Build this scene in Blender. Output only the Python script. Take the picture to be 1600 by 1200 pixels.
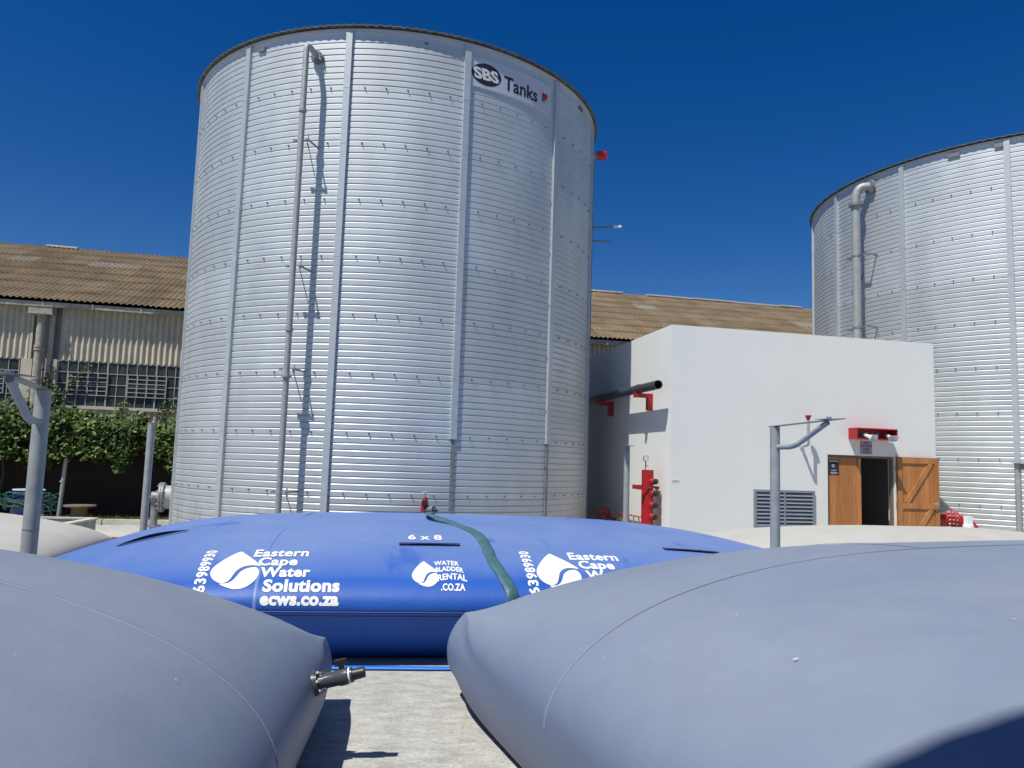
import bpy, bmesh, math, random
from math import sin, cos, pi, radians as R_, sqrt, degrees
from mathutils import Vector, Matrix, noise as mn
random.seed(7)
SC = bpy.context.scene
COL = SC.collection
for o in list(bpy.data.objects): bpy.data.objects.remove(o)

# ------------------------------------------------------------ camera, sky, sun, exposure
CAM_Z = 1.793
F_PX = 1210.2
cf = Vector((0.0, 0.99484867, 0.10137118)); cr = Vector((0.99948367, -0.00325716, 0.03196547)); cu = Vector((-0.03213099, -0.10131883, 0.994335))
cam = bpy.data.cameras.new('camera'); co = bpy.data.objects.new('camera', cam); COL.objects.link(co)
m = Matrix((cr, cu, -cf)).transposed().to_4x4(); m.translation = Vector((0, 0, CAM_Z))
co.matrix_world = m
cam.sensor_width = 36; cam.lens = F_PX / 1600 * 36; cam.clip_start = 0.05; cam.clip_end = 3000
SC.camera = co
W = bpy.data.worlds.new('World'); SC.world = W; W.use_nodes = True
wt = W.node_tree; bg = wt.nodes['Background']
sky = wt.nodes.new('ShaderNodeTexSky'); sky.sky_type = 'NISHITA'; sky.sun_disc = False
sky.sun_elevation = R_(61.5); sky.sun_rotation = R_(219.5); sky.altitude = 600; sky.air_density = 1.0; sky.dust_density = 0.6; sky.ozone_density = 4.0
hs = wt.nodes.new('ShaderNodeHueSaturation'); hs.inputs['Saturation'].default_value = 1.40; hs.inputs['Hue'].default_value = .513; wt.links.new(sky.outputs[0], hs.inputs['Color']); wt.links.new(hs.outputs[0], bg.inputs[0]); bg.inputs[1].default_value = 0.071
SUN_T = Vector((.276, .335, -.8)).normalized()
sl = bpy.data.lights.new('sun', 'SUN'); so = bpy.data.objects.new('sun', sl); COL.objects.link(so)
sl.energy = 4.4; sl.angle = R_(0.53); sl.color = (1.0, 0.970, 0.880)
so.rotation_euler = SUN_T.to_track_quat('-Z', 'Y').to_euler(); so.location = (-20, -25, 60)
SC.view_settings.view_transform = 'Standard'; SC.view_settings.look = 'None'; SC.view_settings.gamma = 1; SC.view_settings.exposure = 0.2
SC.render.engine = 'CYCLES'
SC.cycles.max_bounces = 8

# ------------------------------------------------------------ materials
def mat(name, col, rough=.6, metal=0, col2=None, scale=4, contrast=(.35, .65), bump=0, bscale=20, stretch=None, spec=.5, detail=6, extra=None, coat=0):
    m = bpy.data.materials.new(name); m.use_nodes = True; nt = m.node_tree; b = nt.nodes['Principled BSDF']
    b.inputs['Roughness'].default_value = rough; b.inputs['Metallic'].default_value = metal
    b.inputs['Specular IOR Level'].default_value = spec; b.inputs['Coat Weight'].default_value = coat
    b.inputs['Base Color'].default_value = (*col, 1)
    tc = nt.nodes.new('ShaderNodeTexCoord'); mp = nt.nodes.new('ShaderNodeMapping'); nt.links.new(tc.outputs['Object'], mp.inputs[0])
    if stretch: mp.inputs['Scale'].default_value = stretch
    last = None
    if col2:
        n = nt.nodes.new('ShaderNodeTexNoise'); n.inputs['Scale'].default_value = scale; n.inputs['Detail'].default_value = detail; n.inputs['Roughness'].default_value = .6
        r = nt.nodes.new('ShaderNodeValToRGB'); r.color_ramp.elements[0].position = contrast[0]; r.color_ramp.elements[1].position = contrast[1]
        r.color_ramp.elements[0].color = (*col, 1); r.color_ramp.elements[1].color = (*col2, 1)
        nt.links.new(mp.outputs[0], n.inputs[0]); nt.links.new(n.outputs[0], r.inputs[0]); nt.links.new(r.outputs[0], b.inputs['Base Color']); last = r.outputs[0]
    if bump:
        n2 = nt.nodes.new('ShaderNodeTexNoise'); n2.inputs['Scale'].default_value = bscale; n2.inputs['Detail'].default_value = 5
        bp_ = nt.nodes.new('ShaderNodeBump'); bp_.inputs['Strength'].default_value = 1; bp_.inputs['Distance'].default_value = bump
        nt.links.new(mp.outputs[0], n2.inputs[0]); nt.links.new(n2.outputs[0], bp_.inputs['Height']); nt.links.new(bp_.outputs[0], b.inputs['Normal'])
    m['_b'] = 1
    if extra: extra(nt, b, tc, mp, last)
    return m

def N(nt, t, **k):
    n = nt.nodes.new(t)
    for a, v in k.items(): setattr(n, a, v)
    return n
def mixc(nt, fac, a, b, mode='MIX'):
    n = N(nt, 'ShaderNodeMix', data_type='RGBA', blend_type=mode)
    for i, v in ((0, fac), (6, a), (7, b)):
        if hasattr(v, 'is_output') or isinstance(v, bpy.types.NodeSocket): nt.links.new(v, n.inputs[i])
        elif isinstance(v, (int, float)): n.inputs[i].default_value = v
        else: n.inputs[i].default_value = (*v, 1)
    return n.outputs[2]
def ramp(nt, src, p0, p1, c0=(0, 0, 0), c1=(1, 1, 1)):
    r = N(nt, 'ShaderNodeValToRGB'); r.color_ramp.elements[0].position = p0; r.color_ramp.elements[1].position = p1
    r.color_ramp.elements[0].color = (*c0, 1); r.color_ramp.elements[1].color = (*c1, 1); nt.links.new(src, r.inputs[0]); return r.outputs[0]
def math_(nt, op, a, b=None):
    n = N(nt, 'ShaderNodeMath', operation=op)
    for i, v in ((0, a), (1, b)):
        if v is None: continue
        if isinstance(v, (int, float)): n.inputs[i].default_value = v
        else: nt.links.new(v, n.inputs[i])
    return n.outputs[0]
def noise_(nt, vec, scale, detail=4, stretch=None, rough=.5):
    if stretch:
        mp = N(nt, 'ShaderNodeMapping'); mp.inputs['Scale'].default_value = stretch; nt.links.new(vec, mp.inputs[0]); vec = mp.outputs[0]
    n = N(nt, 'ShaderNodeTexNoise'); n.inputs['Scale'].default_value = scale; n.inputs['Detail'].default_value = detail; n.inputs['Roughness'].default_value = rough
    nt.links.new(vec, n.inputs[0]); return n.outputs[0]

def tank_extra(nt, b, tc, mp, last, npan=13, off=.2013):
    # sheet-to-sheet tone changes by ring and panel, dust and rust streaks near the foot
    sp = N(nt, 'ShaderNodeSeparateXYZ'); nt.links.new(tc.outputs['Object'], sp.inputs[0])
    ring = math_(nt, 'FLOOR', math_(nt, 'DIVIDE', sp.outputs[2], 1.1))
    ang = math_(nt, 'FLOOR', math_(nt, 'DIVIDE', math_(nt, 'ADD', math_(nt, 'ARCTAN2', sp.outputs[1], sp.outputs[0]), off), 2 * pi / npan))
    cb = N(nt, 'ShaderNodeCombineXYZ'); nt.links.new(ring, cb.inputs[0]); nt.links.new(ang, cb.inputs[1])
    wn = N(nt, 'ShaderNodeTexWhiteNoise'); nt.links.new(cb.outputs[0], wn.inputs[0])
    tone = ramp(nt, wn.outputs[0], 0, 1, (.93, .93, .93), (1.05, 1.05, 1.05))
    blot = ramp(nt, noise_(nt, tc.outputs['Object'], 1.6, 5, (1, 1, .35)), .3, .7, (.90, .90, .91), (1.04, 1.04, 1.04))
    base = mixc(nt, 1, (.61, .645, .65), tone, 'MULTIPLY'); base = mixc(nt, 1, base, blot, 'MULTIPLY')
    low = ramp(nt, sp.outputs[2], .0, 1.0)     # ramp over the first metre
    st = noise_(nt, tc.outputs['Object'], 7, 4, (1, 1, .12))
    rust = math_(nt, 'MULTIPLY', math_(nt, 'SUBTRACT', 1.0, low), ramp(nt, st, .52, .72))
    rust = math_(nt, 'MULTIPLY', rust, .55)
    col = mixc(nt, rust, base, (.22, .10, .05)); nt.links.new(col, b.inputs['Base Color'])
    rr = noise_(nt, tc.outputs['Object'], 3, 4)
    r2 = N(nt, 'ShaderNodeMapRange'); r2.inputs[3].default_value = .47; r2.inputs[4].default_value = .62; nt.links.new(rr, r2.inputs[0]); nt.links.new(r2.outputs[0], b.inputs['Roughness'])

M = {}
M['tank'] = mat('zinc coated steel', (.6, .62, .65), .48, .6, extra=tank_extra)
M['tankb'] = mat('zinc coated steel far', (.6, .62, .65), .48, .6, extra=lambda nt, b, tc, mp, last: tank_extra(nt, b, tc, mp, last, 15, (-3.2481) % (2 * pi / 15)))
M['rib'] = mat('zinc rib', (.55, .585, .595), .45, .4, (.50, .52, .54), 5)
M['galv'] = mat('galvanised pipe', (.29, .31, .31), .55, .25, (.40, .42, .415), 9, (.3, .7), .0006, 60)
M['galvd'] = mat('galvanised dark', (.20, .21, .225), .55, .4, (.30, .31, .32), 8)
M['roofedge'] = mat('roof edge sheet', (.10, .09, .075), .8, 0, (.19, .17, .13), 6)
M['bolt'] = mat('bolt', (.22, .23, .24), .5, .5)
M['white'] = mat('painted plaster white', (.79, .785, .755), .85, 0, (.755, .755, .73), .8, (.3, .7), .0015, 60)
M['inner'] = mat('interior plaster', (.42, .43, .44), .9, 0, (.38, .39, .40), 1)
M['red'] = mat('fire red paint', (.40, .012, .016), .35, 0, (.33, .010, .013), 8)
M['redd'] = mat('dull red paint', (.36, .02, .022), .5, 0, (.30, .018, .02), 8)
M['black'] = mat('black plastic', (.018, .019, .022), .45)
M['pvc'] = mat('dark grey pvc', (.05, .055, .065), .3, 0, (.062, .067, .078), 6)
M['chrome'] = mat('bright steel', (.75, .75, .74), .25, .95)
M['brass'] = mat('brass', (.32, .26, .15), .4, .8, (.22, .17, .10), 20)
M['whitep'] = mat('white plastic', (.80, .80, .79), .4)
M['lamp'] = mat('amber lamp', (.6, .30, .12), .3)
M['redlens'] = mat('red lens', (.55, .01, .01), .2, coat=.5)
M['louvre'] = mat('grey louvre', (.30, .33, .36), .5, .3, (.26, .29, .32), 5)
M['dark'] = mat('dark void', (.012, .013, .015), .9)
M['paint'] = mat('white stencil paint', (.80, .81, .80), .75, 0, (.66, .69, .74), 9, (.55, .75))
M['ink'] = mat('dark ink', (.012, .016, .035), .5)
M['yellow'] = mat('yellow ink', (.6, .42, .05), .5)
M['gtext'] = mat('small print grey', (.14, .15, .17), .6)
M['wtext'] = mat('small print white', (.62, .64, .66), .6)
M['purple'] = mat('notice mauve', (.33, .31, .43), .6)
M['cream'] = mat('cream bladder cloth', (.45, .44, .41), .8, 0, (.405, .395, .36), 1.8, (.35, .7), .01, 3)
M['hose'] = mat('teal layflat hose', (.028, .095, .12), .5, 0, (.06, .155, .175), 7, (.35, .7), .004, 12)
M['bluehose'] = mat('blue layflat hose', (.01, .16, .62), .5)
M['green'] = mat('green hose', (.006, .045, .034), .5, 0, (.012, .10, .075), 12)
M['drum'] = mat('blue drum plastic', (.012, .07, .26), .4, 0, (.01, .055, .20), 4)
M['beige'] = mat('beige fibre cement', (.56, .515, .405), .85, 0, (.45, .41, .32), 2.4, (.35, .7), .002, 30)
M['guttr'] = mat('gutter paint', (.42, .41, .35), .7, 0, (.27, .255, .20), 5)
M['pane'] = mat('dusty glass', (.022, .028, .03), .45, 0, (.055, .065, .068), 1.5, spec=.3)
M['frame'] = mat('grey window steel', (.36, .37, .36), .7)
M['conc'] = mat('cast concrete', (.36, .35, .31), .9, 0, (.24, .23, .20), 6, (.35, .7), .004, 30)
M['concd'] = mat('rough dark concrete', (.17, .16, .14), .95, 0, (.10, .095, .08), 9, (.35, .7), .006, 30)
M['kerb'] = mat('kerb stone', (.56, .54, .48), .9, 0, (.44, .42, .37), 5)
M['soil'] = mat('bare soil', (.17, .13, .08), .95, 0, (.10, .08, .05), 8)
M['bark'] = mat('vine stem', (.10, .075, .05), .9)
M['flower'] = mat('zinc ridge', (.66, .65, .62), .6, .1, (.5, .49, .46), 3)
M['gauge'] = mat('gauge face', (.7, .7, .68), .4)
M['teal'] = mat('copper rim', (.3, .32, .3), .4, .6)

def wood_extra(nt, b, tc, mp, last):
    w = noise_(nt, tc.outputs['Object'], 3.0, 6, (14, 14, .9), .6)
    c = ramp(nt, w, .3, .72, (.38, .145, .042), (.55, .25, .085))
    sp = N(nt, 'ShaderNodeSeparateXYZ'); nt.links.new(tc.outputs['Object'], sp.inputs[0])
    fl = math_(nt, 'FLOOR', math_(nt, 'DIVIDE', sp.outputs[0], .102))
    wn = N(nt, 'ShaderNodeTexWhiteNoise', noise_dimensions='1D'); nt.links.new(fl, wn.inputs[1])
    t = ramp(nt, wn.outputs[0], 0, 1, (.82, .80, .78), (1.1, 1.1, 1.1))
    c = mixc(nt, 1, c, t, 'MULTIPLY')
    fr = math_(nt, 'FRACT', math_(nt, 'DIVIDE', sp.outputs[0], .102))
    line = math_(nt, 'LESS_THAN', fr, .035)
    c = mixc(nt, math_(nt, 'MULTIPLY', line, .55), c, (.12, .05, .02))
    nt.links.new(c, b.inputs['Base Color'])
M['wood'] = mat('varnished pine', (.5, .25, .1), .5, extra=wood_extra)
M['woodg'] = mat('grey timber', (.20, .155, .11), .8, 0, (.13, .10, .07), 10, stretch=(1, 1, 6))

def plaster_extra(nt, b, tc, mp, last):
    O = tc.outputs['Object']
    st = ramp(nt, noise_(nt, O, 1.6, 6, (1, 1, .16), .6), .35, .75, (1.0, 1.0, 1.0), (.972, .972, .968))
    sp = N(nt, 'ShaderNodeSeparateXYZ'); nt.links.new(O, sp.inputs[0])
    foot = math_(nt, 'MULTIPLY', ramp(nt, sp.outputs[2], .0, .9, (1, 1, 1), (0, 0, 0)), ramp(nt, noise_(nt, O, 5, 5), .4, .7))
    c = mixc(nt, 1, last, st, 'MULTIPLY'); c = mixc(nt, math_(nt, 'MULTIPLY', foot, .18), c, (.42, .38, .31)); nt.links.new(c, b.inputs['Base Color'])
M['white'] = mat('painted plaster', (.79, .80, .77), .85, 0, (.765, .775, .75), .8, (.3, .7), .0025, 25, extra=plaster_extra)
def ground_extra(nt, b, tc, mp, last):
    O = tc.outputs['Object']
    a = noise_(nt, O, 5, 8, (1, 2.2, 1), .7); c = ramp(nt, a, .36, .66, (.37, .362, .337), (.56, .55, .515))
    big = ramp(nt, noise_(nt, O, .5, 4), .3, .75, (.86, .86, .86), (1.04, 1.04, 1.03)); c = mixc(nt, 1, c, big, 'MULTIPLY')
    fine = ramp(nt, noise_(nt, O, 32, 6, (1, 1.6, 1), .85), .40, .58, (.74, .74, .73), (1.10, 1.10, 1.10)); c = mixc(nt, 1, c, fine, 'MULTIPLY')
    st = ramp(nt, noise_(nt, O, 2.0, 6, (1, 2.6, 1), .65), .58, .70); c = mixc(nt, math_(nt, 'MULTIPLY', st, .20), c, (.20, .19, .17))
    cr = N(nt, 'ShaderNodeTexVoronoi', feature='DISTANCE_TO_EDGE'); cr.inputs['Scale'].default_value = .45
    wv = mixc(nt, .25, O, N(nt, 'ShaderNodeTexNoise').outputs[1]); nt.links.new(wv, cr.inputs[0])
    ck = math_(nt, 'LESS_THAN', cr.outputs[0], .0025); c = mixc(nt, math_(nt, 'MULTIPLY', ck, .12), c, (.12, .115, .10))
    nt.links.new(c, b.inputs['Base Color'])
    bp_ = N(nt, 'ShaderNodeBump'); bp_.inputs['Distance'].default_value = .008; nt.links.new(a, bp_.inputs['Height'])
    b2 = N(nt, 'ShaderNodeBump'); b2.inputs['Distance'].default_value = .002; nt.links.new(noise_(nt, O, 60, 3), b2.inputs['Height']); nt.links.new(bp_.outputs[0], b2.inputs['Normal'])
    nt.links.new(b2.outputs[0], b.inputs['Normal'])
M['ground'] = mat('concrete yard', (.4, .4, .4), .92, extra=ground_extra, spec=.2)

def cloth(name, clean, dust, amount, lo, hi, wipe=.55):
    # pvc cloth whose dust settles on upward faces, with wiped patches and fine scuffs
    def ex(nt, b, tc, mp, last):
        O = tc.outputs['Object']; g = N(nt, 'ShaderNodeNewGeometry'); sp = N(nt, 'ShaderNodeSeparateXYZ'); nt.links.new(g.outputs['True Normal'], sp.inputs[0])
        up = ramp(nt, sp.outputs[2], lo, hi)
        pat = ramp(nt, noise_(nt, O, .7, 4, None, .55), .30, .62)
        wp = ramp(nt, noise_(nt, O, 1.1, 5, (1.8, .6, 1), .65), .60, .67); wp = math_(nt, 'MULTIPLY', wp, wipe)
        d = math_(nt, 'MULTIPLY', up, math_(nt, 'ADD', math_(nt, 'MULTIPLY', pat, .35), .65)); d = math_(nt, 'MULTIPLY', d, math_(nt, 'SUBTRACT', 1.0, wp))
        d = math_(nt, 'MAXIMUM', math_(nt, 'MULTIPLY', d, amount), amount * .0)
        tone = ramp(nt, noise_(nt, O, 3.5, 6, None, .65), .3, .7, (.955, .955, .96), (1.035, 1.035, 1.03))
        c = mixc(nt, d, clean, dust); c = mixc(nt, 1, c, tone, 'MULTIPLY')
        sc = ramp(nt, noise_(nt, O, 26, 3), .74, .78); c = mixc(nt, math_(nt, 'MULTIPLY', sc, .35), c, (.45, .48, .55))
        nt.links.new(c, b.inputs['Base Color'])
        rg = N(nt, 'ShaderNodeMapRange'); rg.inputs[3].default_value = .50; rg.inputs[4].default_value = .66; nt.links.new(d, rg.inputs[0]); nt.links.new(rg.outputs[0], b.inputs['Roughness'])
        b1 = N(nt, 'ShaderNodeBump'); b1.inputs['Distance'].default_value = .016; nt.links.new(noise_(nt, O, 1.2, 3), b1.inputs['Height'])
        b2 = N(nt, 'ShaderNodeBump'); b2.inputs['Distance'].default_value = .0012; nt.links.new(noise_(nt, O, 34, 4), b2.inputs['Height']); nt.links.new(b1.outputs[0], b2.inputs['Normal'])
        nt.links.new(b2.outputs[0], b.inputs['Normal'])
    return mat(name, clean, .5, extra=ex, spec=.4)
M['blue'] = cloth('blue bladder cloth', (.014, .092, .42), (.21, .29, .47), .65, .86, 1.0)
M['grey'] = cloth('faded bladder cloth', (.138, .176, .278), (.219, .254, .326), .9, .15, .9, .12)
M['seamb'] = mat('blue weld', (.13, .21, .50), .5)
M['seamg'] = mat('faded weld', (.195, .230, .315), .65)
M['seaml'] = mat('light weld', (.07, .15, .48), .5)
M['flap'] = mat('navy webbing', (.008, .018, .085), .6)

def roof_extra(nt, b, tc, mp, last):
    O = tc.outputs['Object']; sp = N(nt, 'ShaderNodeSeparateXYZ'); nt.links.new(O, sp.inputs[0])
    a = ramp(nt, noise_(nt, O, 1.3, 7, None, .65), .3, .7, (.125, .092, .058), (.205, .158, .105))
    f1 = math_(nt, 'FLOOR', math_(nt, 'DIVIDE', sp.outputs[0], .9)); f2 = math_(nt, 'FLOOR', math_(nt, 'DIVIDE', sp.outputs[1], 1.3))
    cb = N(nt, 'ShaderNodeCombineXYZ'); nt.links.new(f1, cb.inputs[0]); nt.links.new(f2, cb.inputs[1]); wn = N(nt, 'ShaderNodeTexWhiteNoise'); nt.links.new(cb.outputs[0], wn.inputs[0])
    c = mixc(nt, 1, a, ramp(nt, wn.outputs[0], 0, 1, (.82, .82, .82), (1.12, 1.12, 1.12)), 'MULTIPLY')
    li = ramp(nt, noise_(nt, O, 14, 5, None, .7), .62, .72); c = mixc(nt, math_(nt, 'MULTIPLY', li, .45), c, (.42, .36, .26))
    nt.links.new(c, b.inputs['Base Color'])
M['roof'] = mat('lichen roof', (.3, .2, .1), .95, extra=roof_extra, spec=.15)
M['roofpatch'] = mat('newer grey sheet', (.215, .19, .155), .85, 0, (.16, .13, .095), 3)
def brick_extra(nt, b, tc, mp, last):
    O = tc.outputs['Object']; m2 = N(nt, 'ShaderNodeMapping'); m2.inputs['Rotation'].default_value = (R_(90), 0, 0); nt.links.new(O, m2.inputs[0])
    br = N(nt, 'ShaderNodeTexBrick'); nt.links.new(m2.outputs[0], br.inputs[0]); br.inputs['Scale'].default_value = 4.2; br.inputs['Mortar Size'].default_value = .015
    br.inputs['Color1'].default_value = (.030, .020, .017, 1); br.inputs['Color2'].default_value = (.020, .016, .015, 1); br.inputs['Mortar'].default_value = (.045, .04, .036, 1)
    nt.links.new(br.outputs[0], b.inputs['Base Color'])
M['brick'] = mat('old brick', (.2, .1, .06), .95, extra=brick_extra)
M['brickw'] = mat('dirty render', (.30, .27, .22), .9, 0, (.22, .20, .16), 2)
def leaf_extra(nt, b, tc, mp, last):
    O = tc.outputs['Object']
    g = N(nt, 'ShaderNodeNewGeometry')
    c = ramp(nt, g.outputs['Random Per Island'], .0, 1.0, (.014, .036, .009), (.095, .150, .024))
    c2 = ramp(nt, noise_(nt, O, 2.2, 3), .35, .65, (.42, .52, .42), (1.45, 1.35, 1.15)); c = mixc(nt, 1, c, c2, 'MULTIPLY')
    nt.links.new(c, b.inputs['Base Color']); b.inputs['Transmission Weight'].default_value = 0
    b.inputs['Subsurface Weight'].default_value = 0
M['leaf'] = mat('vine leaves', (.06, .12, .03), .5, extra=leaf_extra, spec=.35)
M['grass'] = mat('short grass', (.09, .14, .03), .9, 0, (.17, .17, .05), 6)

# ------------------------------------------------------------ mesh helpers
class MB:
    def __init__(s): s.v = []; s.f = []; s.m = []; s.cur = 0
    def add(s, vs, fs, mi=None):
        n = len(s.v); s.v += [tuple(v) for v in vs]; s.f += [tuple(i + n for i in f) for f in fs]; s.m += [s.cur if mi is None else mi] * len(fs); return s
    def box(s, x0, x1, y0, y1, z0, z1, M4=None):
        vs = [Vector((x, y, z)) for x in (x0, x1) for y in (y0, y1) for z in (z0, z1)]
        if M4: vs = [M4 @ v for v in vs]
        return s.add(vs, [(0, 1, 3, 2), (4, 6, 7, 5), (0, 4, 5, 1), (2, 3, 7, 6), (0, 2, 6, 4), (1, 5, 7, 3)])
    def bar(s, a, b, w, h, up=Vector((0, 0, 1))):
        a, b = Vector(a), Vector(b); d = (b - a).normalized(); x = d.cross(up)
        if x.length < 1e-4: x = d.cross(Vector((1, 0, 0)))
        x.normalize(); z = x.cross(d)
        vs = [p + x * sx * w / 2 + z * sz * h / 2 for p in (a, b) for sx, sz in ((-1, -1), (1, -1), (1, 1), (-1, 1))]
        return s.add(vs, [(3, 2, 1, 0), (4, 5, 6, 7), (0, 1, 5, 4), (1, 2, 6, 5), (2, 3, 7, 6), (3, 0, 4, 7)])
    def tube(s, pts, r, n=16, caps=True, flat=1.0):
        pts = [Vector(p) for p in pts]; rs = r if isinstance(r, (list, tuple)) else [r] * len(pts)
        T = [(pts[min(i + 1, len(pts) - 1)] - pts[max(i - 1, 0)]).normalized() for i in range(len(pts))]
        u = T[0].orthogonal().normalized()
        if abs(T[0].z) < .9: u = T[0].cross(Vector((0, 0, 1))).normalized()
        vs = []
        for p, t, q in zip(pts, T, rs):
            u = (u - t * u.dot(t)).normalized(); w = t.cross(u)
            vs += [p + u * cos(2 * pi * k / n) * q + w * sin(2 * pi * k / n) * q * flat for k in range(n)]
        fs = [(i * n + k, i * n + (k + 1) % n, (i + 1) * n + (k + 1) % n, (i + 1) * n + k) for i in range(len(pts) - 1) for k in range(n)]
        if caps: fs += [tuple(range(n - 1, -1, -1)), tuple((len(pts) - 1) * n + k for k in range(n))]
        return s.add(vs, fs)
    def cyl(s, a, b, r, n=16, r2=None): return s.tube([a, b], [r, r if r2 is None else r2], n)
    def quad(s, *p): return s.add(p, [tuple(range(len(p)))])
    def build(s, name, material, parent=None, smooth=False, loc=None):
        me = bpy.data.meshes.new(name); me.from_pydata(s.v, [], s.f); me.update()
        for m_ in (material if isinstance(material, (list, tuple)) else [material]): me.materials.append(m_)
        me.polygons.foreach_set('material_index', s.m)
        if smooth:
            me.polygons.foreach_set('use_smooth', [True] * len(me.polygons))
            try: me.set_sharp_from_angle(angle=R_(35 if smooth is True else smooth))
            except Exception: pass
        o = bpy.data.objects.new(name, me); COL.objects.link(o); o.parent = parent
        if loc is not None: o.location = loc
        return o
def tag(o, label=None, cat=None, group=None, kind=None):
    for k, v in (('label', label), ('category', cat), ('group', group), ('kind', kind)):
        if v: o[k] = v
    return o
def thing(name, label, cat, loc=(0, 0, 0), rz=0, group=None):
    o = bpy.data.objects.new(name, None); COL.objects.link(o); o.location = loc; o.rotation_euler = (0, 0, rz); o.empty_display_size = .2
    return tag(o, label, cat, group)
def bend(p0, p1, p2, n=8):
    p0, p1, p2 = map(Vector, (p0, p1, p2)); return [p0 * (1 - t) ** 2 + p1 * 2 * t * (1 - t) + p2 * t * t for t in [i / n for i in range(n + 1)]]
def catmull(P, n=8):
    P = [Vector(p) for p in P]; out = []
    for i in range(len(P) - 1):
        a = P[max(i - 1, 0)]; b = P[i]; c = P[i + 1]; d = P[min(i + 2, len(P) - 1)]
        for k in range(n):
            t = k / n; out.append(.5 * ((2 * b) + (c - a) * t + (2 * a - 5 * b + 4 * c - d) * t * t + (3 * b - a - 3 * c + d) * t ** 3))
    return out + [P[-1]]

def text2d(txt, size, bold=.0, spacing=1.0, cell=.05, align='LEFT', shear=0):
    """flat text mesh as (verts2d, faces), cut into cells so it can follow a curved surface"""
    cu_ = bpy.data.curves.new('t', 'FONT'); cu_.body = txt; cu_.size = size; cu_.offset = bold; cu_.space_character = spacing; cu_.align_x = align; cu_.shear = shear; cu_.resolution_u = 3
    ob = bpy.data.objects.new('t', cu_); COL.objects.link(ob); dg = bpy.context.evaluated_depsgraph_get(); me = bpy.data.meshes.new_from_object(ob.evaluated_get(dg))
    bpy.data.objects.remove(ob); bm = bmesh.new(); bm.from_mesh(me); bpy.data.meshes.remove(me)
    if not bm.verts: return [], []
    for ax in (0, 1):
        lo = min(v.co[ax] for v in bm.verts); hi = max(v.co[ax] for v in bm.verts); x = lo + cell
        while x < hi:
            nrm = Vector((1, 0, 0)) if ax == 0 else Vector((0, 1, 0)); pc = nrm * x
            bmesh.ops.bisect_plane(bm, geom=bm.verts[:] + bm.edges[:] + bm.faces[:], plane_co=pc, plane_no=nrm); x += cell
    bm.verts.index_update(); vs = [(v.co.x, v.co.y) for v in bm.verts]; fs = [tuple(v.index for v in f.verts) for f in bm.faces]; bm.free()
    return vs, fs
def poly2d(pts, cell=.05):
    bm = bmesh.new(); vv = [bm.verts.new((x, y, 0)) for x, y in pts]; f = bm.faces.new(vv); bmesh.ops.triangulate(bm, faces=[f])
    for ax in (0, 1):
        lo = min(v.co[ax] for v in bm.verts); hi = max(v.co[ax] for v in bm.verts); x = lo + cell
        while x < hi:
            nrm = Vector((1, 0, 0)) if ax == 0 else Vector((0, 1, 0))
            bmesh.ops.bisect_plane(bm, geom=bm.verts[:] + bm.edges[:] + bm.faces[:], plane_co=nrm * x, plane_no=nrm); x += cell
    bm.verts.index_update(); vs = [(v.co.x, v.co.y) for v in bm.verts]; fs = [tuple(v.index for v in f.verts) for f in bm.faces]; bm.free()
    return vs, fs
def smooth_poly(pts, n=5):
    P = [Vector((x, y, 0)) for x, y in pts]; L = len(P); out = []
    for i in range(L):
        a, b, c, d = P[i - 1], P[i], P[(i + 1) % L], P[(i + 2) % L]
        for k in range(n):
            t = k / n; q = .5 * ((2 * b) + (c - a) * t + (2 * a - 5 * b + 4 * c - d) * t * t + (3 * b - a - 3 * c + d) * t ** 3); out.append((q.x, q.y))
    return out

# ------------------------------------------------------------ ground
g = MB(); g.quad((-600, -300, 0), (600, -300, 0), (600, 900, 0), (-600, 900, 0))
tag(g.build('ground', M['ground']), kind='structure')

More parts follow.
